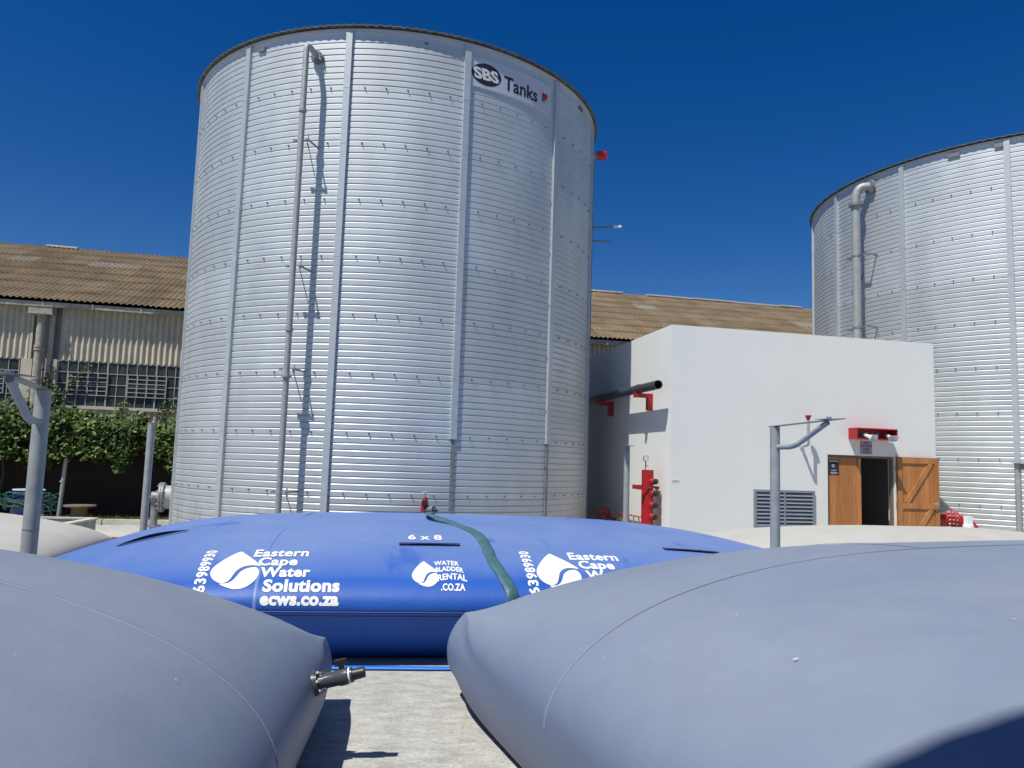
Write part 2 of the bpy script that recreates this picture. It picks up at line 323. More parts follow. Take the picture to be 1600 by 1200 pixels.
# ------------------------------------------------------------ tanks
RING = 1.1; NPAN = 13
def shell_rows(rings, H):
    rows = [(0, 0)]; p = RING / 9; k = 0; top = H - .16
    z = 0
    while z + p < top:
        rows += [(z + .080, 0), (z + .102, -.017), (z + .112, -.017), (z + .1155, 0)]
        z += p; k += 1
    rows.append((H, 0)); return rows
def make_tank(name_label, cx, cy, R, H, th0, npan=NPAN, sleeves=(), bolt_arc=(180, 360), roof_over=.11):
    t = thing('water_tank', name_label, 'water tank', (cx, cy, 0), 0, 'corrugated steel water tanks')
    rows = shell_rows(9, H); n = npan * 16; b = MB(); vs = []; fs = []
    for z, d in rows:
        vs += [((R + d) * cos(2 * pi * k / n), (R + d) * sin(2 * pi * k / n), z) for k in range(n)]
    for i in range(len(rows) - 1):
        for k in range(n): fs.append((i * n + k, i * n + (k + 1) % n, (i + 1) * n + (k + 1) % n, (i + 1) * n + k))
    b.add(vs, fs); o = b.build('wall', M['tankb' if npan == 15 else 'tank'], t)
    me = o.data; me.polygons.foreach_set('use_smooth', [True] * len(me.polygons))
    me.set_sharp_from_angle(angle=R_(20))
    # roof: shallow corrugated cone with an overhanging wavy edge
    nr = 720; b = MB(); vs = []
    for rr, zz, amp in ((R + roof_over, H + .035, .012), (R * .5, H + .035 + R * .06, .010), (.02, H + .035 + R * .12, 0)):
        vs += [(rr * cos(2 * pi * k / nr), rr * sin(2 * pi * k / nr), zz + amp * sin(k * pi / 2 * 1.0)) for k in range(nr)]
    m0 = len(vs)
    vs += [((R + roof_over) * cos(2 * pi * k / nr), (R + roof_over) * sin(2 * pi * k / nr), H + .022 + .012 * sin(k * pi / 2)) for k in range(nr)]
    vs += [((R - .05) * cos(2 * pi * k / nr), (R - .05) * sin(2 * pi * k / nr), H + .028) for k in range(nr)]
    fs = [(i * nr + k, i * nr + (k + 1) % nr, (i + 1) * nr + (k + 1) % nr, (i + 1) * nr + k) for i in range(2) for k in range(nr)]
    fs += [(k, m0 + k, m0 + (k + 1) % nr, (k + 1) % nr) for k in range(nr)] + [(m0 + k, m0 + nr + k, m0 + nr + (k + 1) % nr, m0 + (k + 1) % nr) for k in range(nr)]
    b.add(vs, fs); b.build('roof', M['roofedge'], t)
    # rolled top angle under the roof
    b = MB(); n2 = 208; vs = []
    for rr, zz in ((R + .003, H - .05), (R + .045, H - .05), (R + .045, H - .01), (R + .003, H - .01)):
        vs += [(rr * cos(2 * pi * k / n2), rr * sin(2 * pi * k / n2), zz) for k in range(n2)]
    fs = [(i * n2 + k, i * n2 + (k + 1) % n2, ((i + 1) % 4) * n2 + (k + 1) % n2, ((i + 1) % 4) * n2 + k) for i in range(4) for k in range(n2)]
    b.add(vs, fs); b.build('top_ring', M['rib'], t)
    # ribs
    for j in range(npan):
        a = th0 + 2 * pi * j / npan; Mx = Matrix.Rotation(a, 4, 'Z'); b = MB(); zlow = 0
        if j in sleeves:
            zlow = 2.2
            q = MB(); q.box(R - .02, R + .03, -.035, .035, 0, 2.2, Mx)
            for zz in [x * .075 + .1 for x in range(28)]: q.cur = 1; q.box(R + .0301, R + .032, -.012, .012, zz, zz + .03, Mx)
            q.build('rib_foot', [M['galvd'], M['galv']], t)
        b.box(R - .02, R + .055, -.064, -.002 + .062, zlow, H - .052, Mx)
        for zz in [x * 1.1 + .02 for x in range(int(zlow / 1.1) + 1, 9)]: b.box(R - .01, R + .058, -.067, .065, zz, zz + .006, Mx)
        b.build('rib', M['rib'], t)
    # bolts along every seam
    b = MB()
    for k in range(1, 9):
        for j in range(npan):
            for q in range(5):
                a = th0 + 2 * pi * (j + (q + .82) / 5.62) / npan
                ad = degrees(a) % 360
                if not (bolt_arc[0] <= ad <= bolt_arc[1]): continue
                z = k * RING + .045; c = Vector((cos(a), sin(a), 0))
                b.tube([c * R + Vector((0, 0, z)), c * (R + .042) + Vector((0, 0, z))], .010, 6)
                b.tube([c * (R + .001) + Vector((0, 0, z)), c * (R + .010) + Vector((0, 0, z))], .017, 6)
    bo = b.build('bolts', M['bolt'], t); bo['kind'] = 'stuff'
    return t
T1 = (-2.950, 18.959, 4.772, 10.026, R_(237.7)); T2 = (15.235, 22.80, 5.85, 10.015, R_(186.1))
tank1 = make_tank('tall corrugated silver tank with a dark name sign near its rim', *T1, sleeves=(2, 3))
tank2 = make_tank('corrugated silver tank behind the white pump room, at the right edge', T2[0], T2[1], T2[2], T2[3], T2[4], npan=15, bolt_arc=(150, 330))
shade_tank = make_tank('added unseen tank behind the camera, shaped to shade the lower right bladder', -.69, -8.30, 7.0, 10.0, R_(10), npan=13, bolt_arc=(60, 120))  # added out-of-view shadow caster, placed and sized for the lower right shade edge
def polar(T, ang, z, off=0): return Vector((( T[2] + off) * cos(R_(ang)), (T[2] + off) * sin(R_(ang)), z))

# overflow pipe on tank 1
PA = -102.6; OFFP = .40
b = MB(); top = polar(T1, PA, 9.55, OFFP); low = polar(T1, PA, 0, OFFP)
b.tube([low, polar(T1, PA, 9.42, OFFP)] + bend(polar(T1, PA, 9.42, OFFP), top, polar(T1, PA + .2, 9.52, OFFP - .14), 6)[1:] + [polar(T1, PA + .6, 9.45, -.01)], .056, 20)
op = b.build('overflow_pipe', M['galv'], tank1, smooth=40)
b = MB(); b.cyl(polar(T1, PA + .6, 9.45, .01), polar(T1, PA + .6, 9.45, .045), .12, 20); b.cyl(polar(T1, PA + .5, 9.455, .055), polar(T1, PA + .5, 9.455, .085), .12, 20)
for k in range(8):
    a = k * pi / 4; c = polar(T1, PA + .6, 9.45, -.0); tx = Vector((-sin(R_(PA)), cos(R_(PA)), 0)); q = c + tx * .095 * cos(a) + Vector((0, 0, .095 * sin(a))); rn = Vector((cos(R_(PA)), sin(R_(PA)), 0)); b.cyl(q, q + rn * .13, .012, 6)
b.build('flange', M['galvd'], op)
for z, h_, r_ in ((4.05, .05, .075), (8.2, .05, .075), (3.2, .025, .095)): b = MB(); b.cyl(polar(T1, PA, z, OFFP), polar(T1, PA, z + h_, OFFP), r_, 18); b.build('collar', M['galv'], op)
for z in (7.65, 5.25, 3.35, 1.15):
    b = MB(); tx = Vector((-sin(R_(PA)), cos(R_(PA)), 0)); rn = Vector((cos(R_(PA)), sin(R_(PA)), 0)); c = polar(T1, PA, z, OFFP)
    b.bar(c - tx * .13, c + tx * .16, .035, .012); b.bar(c - tx * .15, c - tx * .09, .045, .035)
    b.bar(c + tx * .11, c + tx * .17, .035, .035); b.bar(c + tx * .15 + Vector((0, 0, .08)), c + tx * .15 - Vector((0, 0, .04)), .016, .02)
    b.bar(c + tx * .12, polar(T1, PA, z - .55, .01) + tx * .12, .012, .012); b.bar(c + tx * .15, c + tx * .15 - rn * OFFP, .025, .025)
    b.build('bracket', M['galvd'], op)
# wires under the lifting point, warning light and arms at the right-hand rib
b = MB(); c = polar(T1, -7, 9.37, .0); rn = Vector((cos(R_(-7)), sin(R_(-7)), 0))
b.cyl(c, c + rn * .13, .08, 20)
wl = b.build('beacon_base', M['galv'], tank1, smooth=True)
b = MB(); b.cyl(c + rn * .13, c + rn * .16, .12, 24); b.tube([c + rn * .16, c + rn * .34, c + rn * .37], [.105, .098, .07], 24)
for k in range(12):
    a = k * pi / 6; tx = Vector((-rn.y, rn.x, 0)); d = tx * cos(a) * .103 + Vector((0, 0, sin(a) * .103)); b.bar(c + rn * .16 + d, c + rn * .35 + d * .95, .012, .012)
b.build('beacon_lens', M['redlens'], wl, smooth=True)
b = MB(); c = polar(T1, -8, 7.53, 0); b.bar(c, c + Vector((.72, -.08, .02)), .035, .035); c2 = polar(T1, -8, 7.2, 0); b.bar(c2, c2 + Vector((.50, -.07, -.02)), .035, .035)
b.build('bracket_arm', M['galvd'], tank1)
b = MB(); b.bar(c + Vector((.56, -.062, .02)), c + Vector((.74, -.083, .024)), .05, .05); b.build('arm_tip', M['whitep'], tank1)
b = MB()
b.cyl(polar(T1, -9, .0, .05), polar(T1, -9, 8.75, .05), .018, 8); b.cyl(polar(T1, -9, 8.75, .05), polar(T1, -9, 9.2, .05), .026, 8)
b.build('conduit', M['galvd'], tank1)
# roof truss ends / lifting lugs just under the roof edge
for ang, z in ((-118, 9.83), (-26, 9.83), (-77, 9.84)):
    b = MB(); c = polar(T1, ang, z, 0); tx = Vector((-sin(R_(ang)), cos(R_(ang)), 0)); rn = Vector((cos(R_(ang)), sin(R_(ang)), 0))
    b.bar(c - tx * .09, c + tx * .09, .09, .08) if ang != -77 else b.bar(c - tx * .03, c + tx * .03, .05, .04)
    b.build('lug', M['bolt'], tank1)
# side outlet flange at the left of tank 1
b = MB(); a0 = 196; rn = Vector((cos(R_(a0)), sin(R_(a0)), 0)); c = polar(T1, a0, .78, 0); tx = Vector((-rn.y, rn.x, 0))
b.cyl(c, c + rn * .30, .26, 28); fo = b.build('outlet', M['galv'], tank1, smooth=True)
b = MB(); b.cyl(c + rn * .20, c + rn * .24, .33, 32); b.cyl(c + rn * .25, c + rn * .29, .33, 32)
for k in range(12): a = k * pi / 6; d = tx * cos(a) * .285 + Vector((0, 0, sin(a) * .285)); b.cyl(c + rn * .17 + d, c + rn * .33 + d, .018, 6)
b.build('flange', M['galvd'], fo)
b = MB(); b.cyl(c + rn * .29, c + rn * .46, .12, 16); b.cyl(c + rn * .38 + Vector((0, 0, .0)), c + rn * .38 + Vector((0, 0, -.7)), .08, 16); b.cyl(c + rn * .38 + Vector((0, 0, -.66)), c + rn * .38 + Vector((0, 0, -.62)), .17, 18)
b.cyl(c + rn * .38 + Vector((0, 0, -.02)), c + rn * .38 + Vector((0, 0, .02)), .17, 18); b.build('drain_leg', M['galvd'], fo, smooth=True)

# name sign on tank 1
sg = thing('name_sign', 'dark lettered name sign curved round the top of the tall left tank', 'sign', (T1[0], T1[1], 0))
A0, A1, Z0, Z1 = -66.3, -41.6, 9.17, 9.78
def onarc(x, y, off): # x metres along arc from A0
    a = R_(A0) + x / (T1[2] + .03); return ((T1[2] + .022 + off) * cos(a), (T1[2] + .022 + off) * sin(a), Z0 + y)
SW = R_(A1 - A0) * (T1[2] + .03)
b = MB(); nn = 24
vs = [onarc(SW * i / nn, y, d) for d in (-.02, .0) for y in (0, Z1 - Z0) for i in range(nn + 1)]; L = nn + 1
fs = [(2 * L + i, 2 * L + i + 1, 3 * L + i + 1, 3 * L + i) for i in range(nn)] + [(i, i + 1, L + i + 1, L + i)[::-1] for i in range(nn)]
fs += [(L + i, 3 * L + i, 3 * L + i + 1, L + i + 1) for i in range(nn)] + [(i, i + 1, 2 * L + i + 1, 2 * L + i) for i in range(nn)] + [(0, 2 * L, 3 * L, L), (nn, L + nn, 3 * L + nn, 2 * L + nn)]
b.add(vs, fs); b.build('sign_board', mat('sign board', (.50, .54, .60), .5, .1), sg)
def decal(parent, name, vf, material, mapf):
    vs, fs = vf; b = MB(); b.add([mapf(x, y) for x, y in vs], fs); return b.build(name, material, parent)
ell = [(.36 + .33 * cos(2 * pi * k / 40), .29 + .225 * sin(2 * pi * k / 40)) for k in range(40)]
decal(sg, 'emblem', poly2d(ell, .06), M['ink'], lambda x, y: onarc(x, y, .003))
v, f = text2d('SBS', .29, .012, 1.0, .04, shear=.0)
mx = max(p[0] for p in v); decal(sg, 'emblem_letters', ([((x - y * .18) * .55 / mx + .10, y * 1.05 + .185) for x, y in v], f), M['wtext'], lambda x, y: onarc(x, y, .006))
v, f = text2d('Tanks', .40, .008, 1.0, .05); mx = max(p[0] for p in v)
decal(sg, 'lettering', ([(x * .88 / mx + .76, y + .115) for x, y in v], f), M['ink'], lambda x, y: onarc(x, y, .003))
cx_, cy_ = 1.86, .16 + .14
for nm_, m_, P in (('red_mark', 'redlens', [(-.09, .02), (-.07, .10), (0, .075), (.07, .10), (.09, .02), (0, -.07)]), ('black_mark', 'ink', [(-.10, .01), (-.015, -.075), (-.015, -.12), (-.08, -.08)]), ('yellow_mark', 'yellow', [(.10, .01), (.08, -.08), (.0, -.13), (.015, -.075)])):
    decal(sg, nm_, poly2d([(cx_ + x, cy_ + y) for x, y in P], .05), M[m_], lambda x, y: onarc(x, y, .004))

# overflow pipe on tank 2
PB = -161.3; O2 = .36
b = MB(); b.tube([polar(T2, PB, 0, O2), polar(T2, PB, 9.25, O2)] + bend(polar(T2, PB, 9.3, O2), polar(T2, PB, 9.66, O2), polar(T2, PB + 1.2, 9.70, O2 * .55), 8)[0:] + [polar(T2, PB + 2.4, 9.70, -.01)], .115, 24)
op = b.build('overflow_pipe', M['galv'], tank2, smooth=40)
b = MB(); b.cyl(polar(T2, PB, 9.16, O2), polar(T2, PB, 9.20, O2), .185, 24); b.cyl(polar(T2, PB, 9.20, O2), polar(T2, PB, 9.25, O2), .178, 24); b.build('flange', M['galvd'], op); b = MB()
q0 = polar(T2, PB + 2.2, 9.70, .03); q1 = polar(T2, PB + 2.0, 9.70, .11); b.cyl(q0, q1, .19, 24)
b.build('flange', M['galvd'], op)
for z in (5.75, 7.75):
    b = MB(); tx = Vector((-sin(R_(PB)), cos(R_(PB)), 0)); rn = Vector((cos(R_(PB)), sin(R_(PB)), 0)); c = polar(T2, PB, z, O2)
    b.bar(c - tx * .38, c + tx * .38, .05, .03); b.cyl(c - Vector((0, 0, .03)), c + Vector((0, 0, .03)), .125, 20); b.bar(c + tx * .34, c + tx * .34 - rn * O2, .04, .04); b.bar(c - tx * .34, c - tx * .34 - rn * O2, .04, .04)
    b.bar(c - tx * .12 - rn * .1, c - tx * .2 - rn * O2 - Vector((0, 0, .6)), .03, .03)
    b.build('bracket', M['galvd'], op)
for ang in (-160.5, -137, -127, -103):
    b = MB(); c = polar(T2, ang, 9.86, 0); tx = Vector((-sin(R_(ang)), cos(R_(ang)), 0)); b.bar(c - tx * .14, c + tx * .14, .09, .10); b.build('lug', M['bolt'], tank2)

# ------------------------------------------------------------ warehouse
WH = thing('warehouse', 'old warehouse with brown corrugated roof and beige ribbed walls behind the tanks', 'warehouse', (-16.149, 23.954, 0), R_(12.32))
S0, S1 = -22, 62
def corr_wall(s0, s1, z0, z1, y, amp=.036, pitch=.178):
    b = MB(); n = int((s1 - s0) / pitch * 8); vs = []
    for z in (z0, z1): vs += [(s0 + (s1 - s0) * i / n, y + amp * cos(2 * pi * (s0 + (s1 - s0) * i / n) / pitch), z) for i in range(n + 1)]
    b.add(vs, [(i, i + 1, n + 2 + i, n + 1 + i) for i in range(n)]); return b
WY = .34   # wall plane behind the eave line
b = corr_wall(S0, .82, 4.60, 6.42, WY); b2 = corr_wall(1.72, S1, 4.62, 6.42, WY); b.add(b2.v, b2.f); b.build('upper_cladding', M['beige'], WH, smooth=60)
b = corr_wall(S0, .62, 2.2, 3.02, WY); b2 = corr_wall(1.9, S1, 2.2, 3.08, WY); b.add(b2.v, b2.f); b.build('lower_cladding', M['beige'], WH, smooth=60)
b = corr_wall(1.02, 1.35, 2.2, 4.58, WY - .02, .022); b.build('bay_cladding', M['beige'], WH, smooth=60)
b = MB(); b.box(S0, S1, WY - .12, WY + .3, 0, 2.2); b.build('plinth', M['brickw'], WH)
b = MB(); b.box(S0, S1, WY + .22, WY + .3, 2.2, 6.4); b.box(S0, S1, 16.0, 16.2, 0, 6.4); b.box(S0, S0 + .2, WY + .3, 16, 0, 6.4); b.box(S1 - .2, S1, WY + .3, 16, 0, 6.4); b.build('inner_wall', M['inner'], WH)
b = MB(); b.box(.66, .98, WY - .05, WY + .2, 2.2, 4.6); b.box(1.38, 1.52, WY - .03, WY + .2, 2.2, 6.4); b.box(.84, .92, WY - .04, WY + .2, 4.6, 6.4); b.box(1.56, 1.70, WY - .06, WY + .2, 2.2, 4.62); b.build('pilaster', M['beige'], WH)
b = MB(); b.box(S0, .62, WY - .08, WY + .1, 3.02, 3.10); b.box(1.72, S1, WY - .08, WY + .1, 3.08, 3.16); b.build('sill', M['beige'], WH)
def window(s0, s1, z0, z1, sashes):
    fr = MB(); t = .022; y = WY + .02
    ns = round((s1 - s0) / .295)
    for i in range(ns + 1): x = s0 + (s1 - s0) * i / ns; tt = t * (2.0 if i % 5 == 0 else 1); fr.box(x - tt / 2, x + tt / 2, y - .02, y + .02, z0, z1)
    nz = 4
    for k in range(nz + 1): z = z0 + (z1 - z0) * k / nz; fr.box(s0, s1, y - .018, y + .018, z - t / 2, z + t / 2)
    o = fr.build('window', M['frame'], WH)
    g_ = MB()
    for i in range(ns):
        for k in range(nz):
            x0 = s0 + (s1 - s0) * i / ns; x1 = s0 + (s1 - s0) * (i + 1) / ns; a0 = z0 + (z1 - z0) * k / nz; a1 = z0 + (z1 - z0) * (k + 1) / nz; tl = random.uniform(-.006, .006)
            g_.quad((x0, y + tl + .006, a0), (x1, y - tl + .006, a0), (x1, y - tl + .006 + tl, a1), (x0, y + tl + .006 + tl, a1))
    g_.build('pane', M['pane'], o)
    for a in sashes:
        q = MB(); w = 1.17; h = (z1 - z0) / 4 * 2; zb = z0 + (z1 - z0) / 4
        for i in range(5): x = a + w * i / 4; q.box(x - .013, x + .013, y - .06, y - .03, zb, zb + h)
        for k in range(6): z = zb + h * k / 5; q.box(a - .013, a + w + .013, y - .062, y - .028, z - .013, z + .013)
        q.build('sash', M['frame'], o)
window(1.72, 7.6, 3.17, 4.60, (2.05, 3.82, 5.6)); window(-8, .60, 3.10, 4.58, (-.95, -2.7))
window(8.6, 14.5, 3.17, 4.60, (9,)); window(15.5, 21.4, 3.17, 4.60, (16,))
# roof in lapped rows of corrugated sheets
RID_Y, RID_Z = 8.0, 10.10; EY, EZ = 0.0, 6.50
rows = 8; b = MB(); P = .178; n = int((S1 - S0) / P * 6)
ny = Vector((0, RID_Y - EY, RID_Z - EZ)); nrm = Vector((0, -ny.z, ny.y)).normalized()
for r in range(rows):
    a = (r / rows); c = (r + 1) / rows; base = []
    for e, (tt, lift) in enumerate(((a - .006, .022), (min(c, 1) + .004, .002))):
        for i in range(n + 1):
            s = S0 + (S1 - S0) * i / n; sheet = int((s + 100) / .9); jit = (mn.noise(Vector((sheet * 3.1, r * 7.7, 0))) * .014)
            q = Vector((s, EY, EZ)) + ny * (tt + (jit * .45 if e == 0 else 0)) + nrm * (lift + jit * .5 + .027 * sin(2 * pi * s / P)); base.append(q)
    k0 = len(b.v); b.add(base, [])
    for i in range(n):
        s = S0 + (S1 - S0) * i / n; sheet = int((s + 100) / .9)
        pt = 1 if (sheet, r) in {(112, 5), (113, 5), (116, 4), (117, 5), (109, 5), (131, 3), (130, 3), (132, 2), (137, 5), (145, 4), (146, 4), (131, 6), (152, 4), (153, 4)} else 0
        b.f.append((k0 + i, k0 + i + 1, k0 + n + 2 + i, k0 + n + 1 + i)); b.m.append(pt)
rf = b.build('roof', [M['roof'], M['roofpatch']], WH, smooth=70)
b = MB(); b.box(S0, S1, RID_Y - .02, RID_Y + 8, RID_Z - 3.6, RID_Z - 3.5); b.quad((S0, RID_Y, RID_Z), (S1, RID_Y, RID_Z), (S1, 16.2, 6.4), (S0, 16.2, 6.4)); b.build('rear_roof', M['roof'], WH)
b = MB()
s = S0
while s < S1:
    if (s < 12 and random.random() < .12) or (s > 12 and random.random() < .75):
        b = MB(); dz = random.uniform(-.02, .03); b.bar((s, RID_Y, RID_Z + .03 + dz), (s + 1.16, RID_Y, RID_Z + .03 + dz + random.uniform(-.01, .01)), .30, .07); b.build('ridge_cap', M['flower'], rf)
    s += 1.2
b = MB(); b.box(S0, S1, .02, .14, 6.26, 6.41); b.box(S0, S1, .14, WY + .1, 6.36, 6.40)
s = S0
while s < S1: b.box(s, s + .05, -.005, .15, 6.24, 6.43); s += 1.45
b.build('gutter', M['guttr'], WH)
b = MB(); b.box(.86, 1.54, -.08, .22, 6.02, 6.24); b.box(.83, 1.57, -.10, .24, 6.24, 6.28); b.box(.83, 1.57, -.10, .24, 6.00, 6.03); hp = b.build('rain_hopper', M['guttr'], WH)
b = MB(); b.cyl((1.20, .12, 0), (1.20, .12, 6.02), .125, 20)
for z in (5.95, 4.95, 4.85, 3.9, 3.8, 2.7): b.cyl((1.20, .12, z), (1.20, .12, z + .07), .148, 20)
b.build('downpipe', M['guttr'], WH, smooth=True)

# ------------------------------------------------------------ vine on a pergola in front of the warehouse
def wl_(s, out, z):   # warehouse frame -> world; out = metres in front of the wall
    a = R_(12.32); y = WY - out; return Vector((-16.149 + s * cos(a) - y * sin(a), 23.954 + s * sin(a) + y * cos(a), z))
bw = thing('brick_wall', 'dark brick boundary wall in the shade under the vine', 'wall', (-16.149, 23.954, 0), R_(12.32))
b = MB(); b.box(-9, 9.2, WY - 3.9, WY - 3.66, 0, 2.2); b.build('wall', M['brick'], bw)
b = MB(); b.box(-9, 9.2, WY - 3.93, WY - 3.63, 2.2, 2.26); b.build('coping', M['kerb'], bw)
wl0 = wl_
def wl_(s, out, z): return wl0(s, out + 3.9, z)
vn = thing('vine', 'leafy green vine hanging over a dark recess below the warehouse windows', 'vine', tuple(wl_(2, .6, 0)))
V0 = Vector(vn.location)
fo = MB()
def leaf(c, sz, nrm):
    t = nrm.orthogonal().normalized(); t = Matrix.Rotation(random.uniform(0, 6.28), 3, nrm) @ t; w = nrm.cross(t); f = nrm * sz * .18
    c = c - V0
    fo.add([c - t * sz, c - t * sz * .35 + w * sz * .62 - f, c + t * sz * .55 + w * sz * .5 - f, c + t * sz, c + t * sz * .55 - w * sz * .5 - f, c - t * sz * .35 - w * sz * .62 - f, c + t * .1 * sz], [(0, 1, 6), (1, 2, 6), (2, 3, 6), (3, 4, 6), (4, 5, 6), (5, 0, 6)])
def rl(): return Vector((random.gauss(-.15, .5), random.gauss(-.75, .5), random.gauss(.55, .45))).normalized()
for i in range(26000):
    s = random.uniform(-3.5, 9.0)
    out = 1.25 * sqrt(random.random()) + .02
    topz = 2.82 + .30 * mn.noise(Vector((s * 1.1, 1, 0))) + .18 * mn.noise(Vector((s * 3.3, 4, out * 2))) - .38 * max(0, (out - .3)) ** 1.3 - (.16 if s > 5.5 else 0) + (.10 if s < 4.2 else 0)
    botz = 1.55 + .50 * mn.noise(Vector((s * .8, 5, 0))) + .24 * mn.noise(Vector((s * 3.1, 9, 0))) - .08 * (s < 3)
    u = random.random(); z = botz + (topz - botz) * (u ** .8)
    if mn.noise(Vector((s * 2.2, out * 2.2, z * 2.2))) < -.32: continue
    leaf(wl_(s, out, z), random.uniform(.045, .09), rl())
for s, z0, z1, nL, o0 in ((5.15, 1.95, 1.22, 150, 1.15), (5.3, 2.0, 1.4, 90, 1.1), (3.15, 1.85, 1.5, 70, 1.2), (5.95, 1.95, 1.5, 60, 1.1), (6.4, 2.0, 1.5, 50, 1.1), (4.5, 1.95, 1.6, 40, 1.1), (2.3, 1.95, 1.6, 50, 1.1), (7.5, 2.0, 1.6, 50, 1.1)) + tuple((random.uniform(-2, 8.5), 1.9, random.uniform(1.2, 1.65), random.randint(25, 70), random.uniform(.9, 1.2)) for _ in range(18)):
    for i in range(nL):
        u = random.random(); leaf(wl_(s + random.gauss(0, .10) * (1.1 - u * .5) - .12 * u, o0 + random.gauss(0, .08), z0 + (z1 - z0) * u), random.uniform(.045, .075), rl())
# climbing shoots over the bay and the window
shoots = [[(1.55, 3.0), (1.62, 3.5), (1.5, 3.9), (1.6, 4.35)], [(1.62, 3.0), (1.75, 3.3), (1.70, 3.7)], [(1.9, 3.0), (2.1, 3.7), (2.4, 4.15), (2.7, 4.45)], [(3.7, 3.0), (3.8, 3.3)], [(4.9, 3.0), (5.0, 3.3)], [(1.15, 3.0), (1.1, 3.35)], [(.75, 2.9), (.9, 3.2), (1.2, 3.25)], [(.2, 3.0), (.5, 3.25)], [(5.2, 3.0), (5.35, 3.4)]]
st = MB()
for s in (-2, 1.9, 7): st = MB(); st.tube([tuple(wl_(s, .3, 0) - V0), tuple(wl_(s + .1, .2, 1.1) - V0), tuple(wl_(s, .35, 2.1) - V0)], .03, 8); st.build('stem', M['bark'], vn)
fo.build('foliage', M['leaf'], vn)
cv = thing('climbing_vine', 'thin vine shoots climbing over the warehouse windows and bay', 'vine', tuple(wl0(2, .1, 0))); V0 = Vector(cv.location); fo = MB(); st = MB()
for S in shoots:
    S = [(S[0][0], 2.3)] + S
    pts = catmull([tuple(wl0(s, .13, z) - V0) for s, z in S], 6); st = MB(); st.tube(pts, .008, 6); st.build('stem', M['bark'], cv)
    for p in pts:
        for k in range(4): leaf(p + V0 + Vector((random.gauss(0, .08), -.03 + random.gauss(0, .03), random.gauss(0, .08))), random.uniform(.035, .07), rl())
fo.build('foliage', M['leaf'], cv)
# pergola frame that carries the vine
pg = thing('pergola', 'weathered pole frame holding up the vine in front of the brick wall', 'pergola', tuple(wl_(2, 1.0, 0)))
PV = Vector(pg.location)
b = MB()
for z, o_ in ((2.12, 1.0), (2.12, .5)): b.bar(tuple(wl_(-6, o_, z) - PV), tuple(wl_(8, o_, z) - PV), .05, .07)
b.build('rail', M['woodg'], pg)
b = MB(); s = -5.5
while s < 8: b.bar(tuple(wl_(s, .0, 2.2) - PV), tuple(wl_(s, 1.15, 2.2) - PV), .8, .02); s += .86
b.build('canopy_boards', M['woodg'], pg)
for s in (-3.0, 3.66, 8.6):
    b = MB(); b.cyl(tuple(wl_(s + .02, 1.05, 0) - PV), tuple(wl_(s + .1, 1.05, 2.1) - PV), .052, 14); b.cyl(tuple(wl_(s + .03, 1.05, .92) - PV), tuple(wl_(s + .035, 1.05, .96) - PV), .06, 14); b.build('pole', M['galv'], pg, smooth=True)

# grass strip, kerb
b = MB(); 
gp = [wl_(-7, 2.45, .006), wl_(9, 2.45, .006), wl_(9, .02, .006), wl_(-7, .02, .006)]; b.quad(*gp); tag(b.build('soil', M['soil']), kind='structure')
b = MB()
for i in range(6500):
    c = wl_(random.uniform(-6, 8.5), random.triangular(.4, 2.42, 2.1), 0); h = random.uniform(.04, .14); a = random.uniform(0, pi); d = Vector((cos(a), sin(a), 0)) * .012; l = Vector((random.gauss(0, .03), random.gauss(0, .03), h)); b.add([c - d, c + d, c + l], [(0, 1, 2)])
tag(b.build('grass', M['grass']), kind='stuff')
s = -6.8
while s < 8.5:
    a = wl_(s, 2.62, 0); kb = MB(); Mx = Matrix.Translation(a) @ Matrix.Rotation(R_(12.32), 4, 'Z'); kb.box(0, .96, -.18, 0, 0, .13, Mx); s += 1.0
    px = a.x / a.y
    o = kb.build('kerb', M['kerb']); tag(o, None, None, None, 'structure')

# ------------------------------------------------------------ pump room
PR = thing('pump_room', 'white flat-roofed plaster pump room with an open timber door', 'building', (3.309, 16.0, 0), R_(12.09))
LW, HW, DW, TW = 6.335, 4.783, 6.6, .23
DS0, DS1, DZ = 3.625, 5.29, 2.195
b = MB(); xs = [0, DS0, DS1, LW]; zs = [0, DZ, HW]
def gf(y, skip=True, flip=False):
    for i in range(3):
        for k in range(2):
            if i == 1 and k == 0: continue
            q = [(xs[i], y, zs[k]), (xs[i + 1], y, zs[k]), (xs[i + 1], y, zs[k + 1]), (xs[i], y, zs[k + 1])]
            b.quad(*(q[::-1] if flip else q))
gf(0)
b.quad((0, 0, 0), (0, 0, HW), (0, DW, HW), (0, DW, 0)); b.quad((LW, 0, 0), (LW, DW, 0), (LW, DW, HW), (LW, 0, HW)); b.quad((0, DW, 0), (0, DW, HW), (LW, DW, HW), (LW, DW, 0))
# parapet top and reveal
b.quad((0, 0, HW), (LW, 0, HW), (LW - TW, TW, HW), (TW, TW, HW)); b.quad((0, 0, HW), (TW, TW, HW), (TW, DW - TW, HW), (0, DW, HW)); b.quad((LW, 0, HW), (LW, DW, HW), (LW - TW, DW - TW, HW), (LW - TW, TW, HW)); b.quad((0, DW, HW), (TW, DW - TW, HW), (LW - TW, DW - TW, HW), (LW, DW, HW))
for p, q in (((TW, TW), (LW - TW, TW)), ((LW - TW, TW), (LW - TW, DW - TW)), ((LW - TW, DW - TW), (TW, DW - TW)), ((TW, DW - TW), (TW, TW))): b.quad((*p, HW), (*q, HW), (*q, HW - .35), (*p, HW - .35))
b.quad((DS0, 0, 0), (DS0, TW, 0), (DS0, TW, DZ), (DS0, 0, DZ)); b.quad((DS1, TW, 0), (DS1, 0, 0), (DS1, 0, DZ), (DS1, TW, DZ)); b.quad((DS0, 0, DZ), (DS0, TW, DZ), (DS1, TW, DZ), (DS1, 0, DZ))
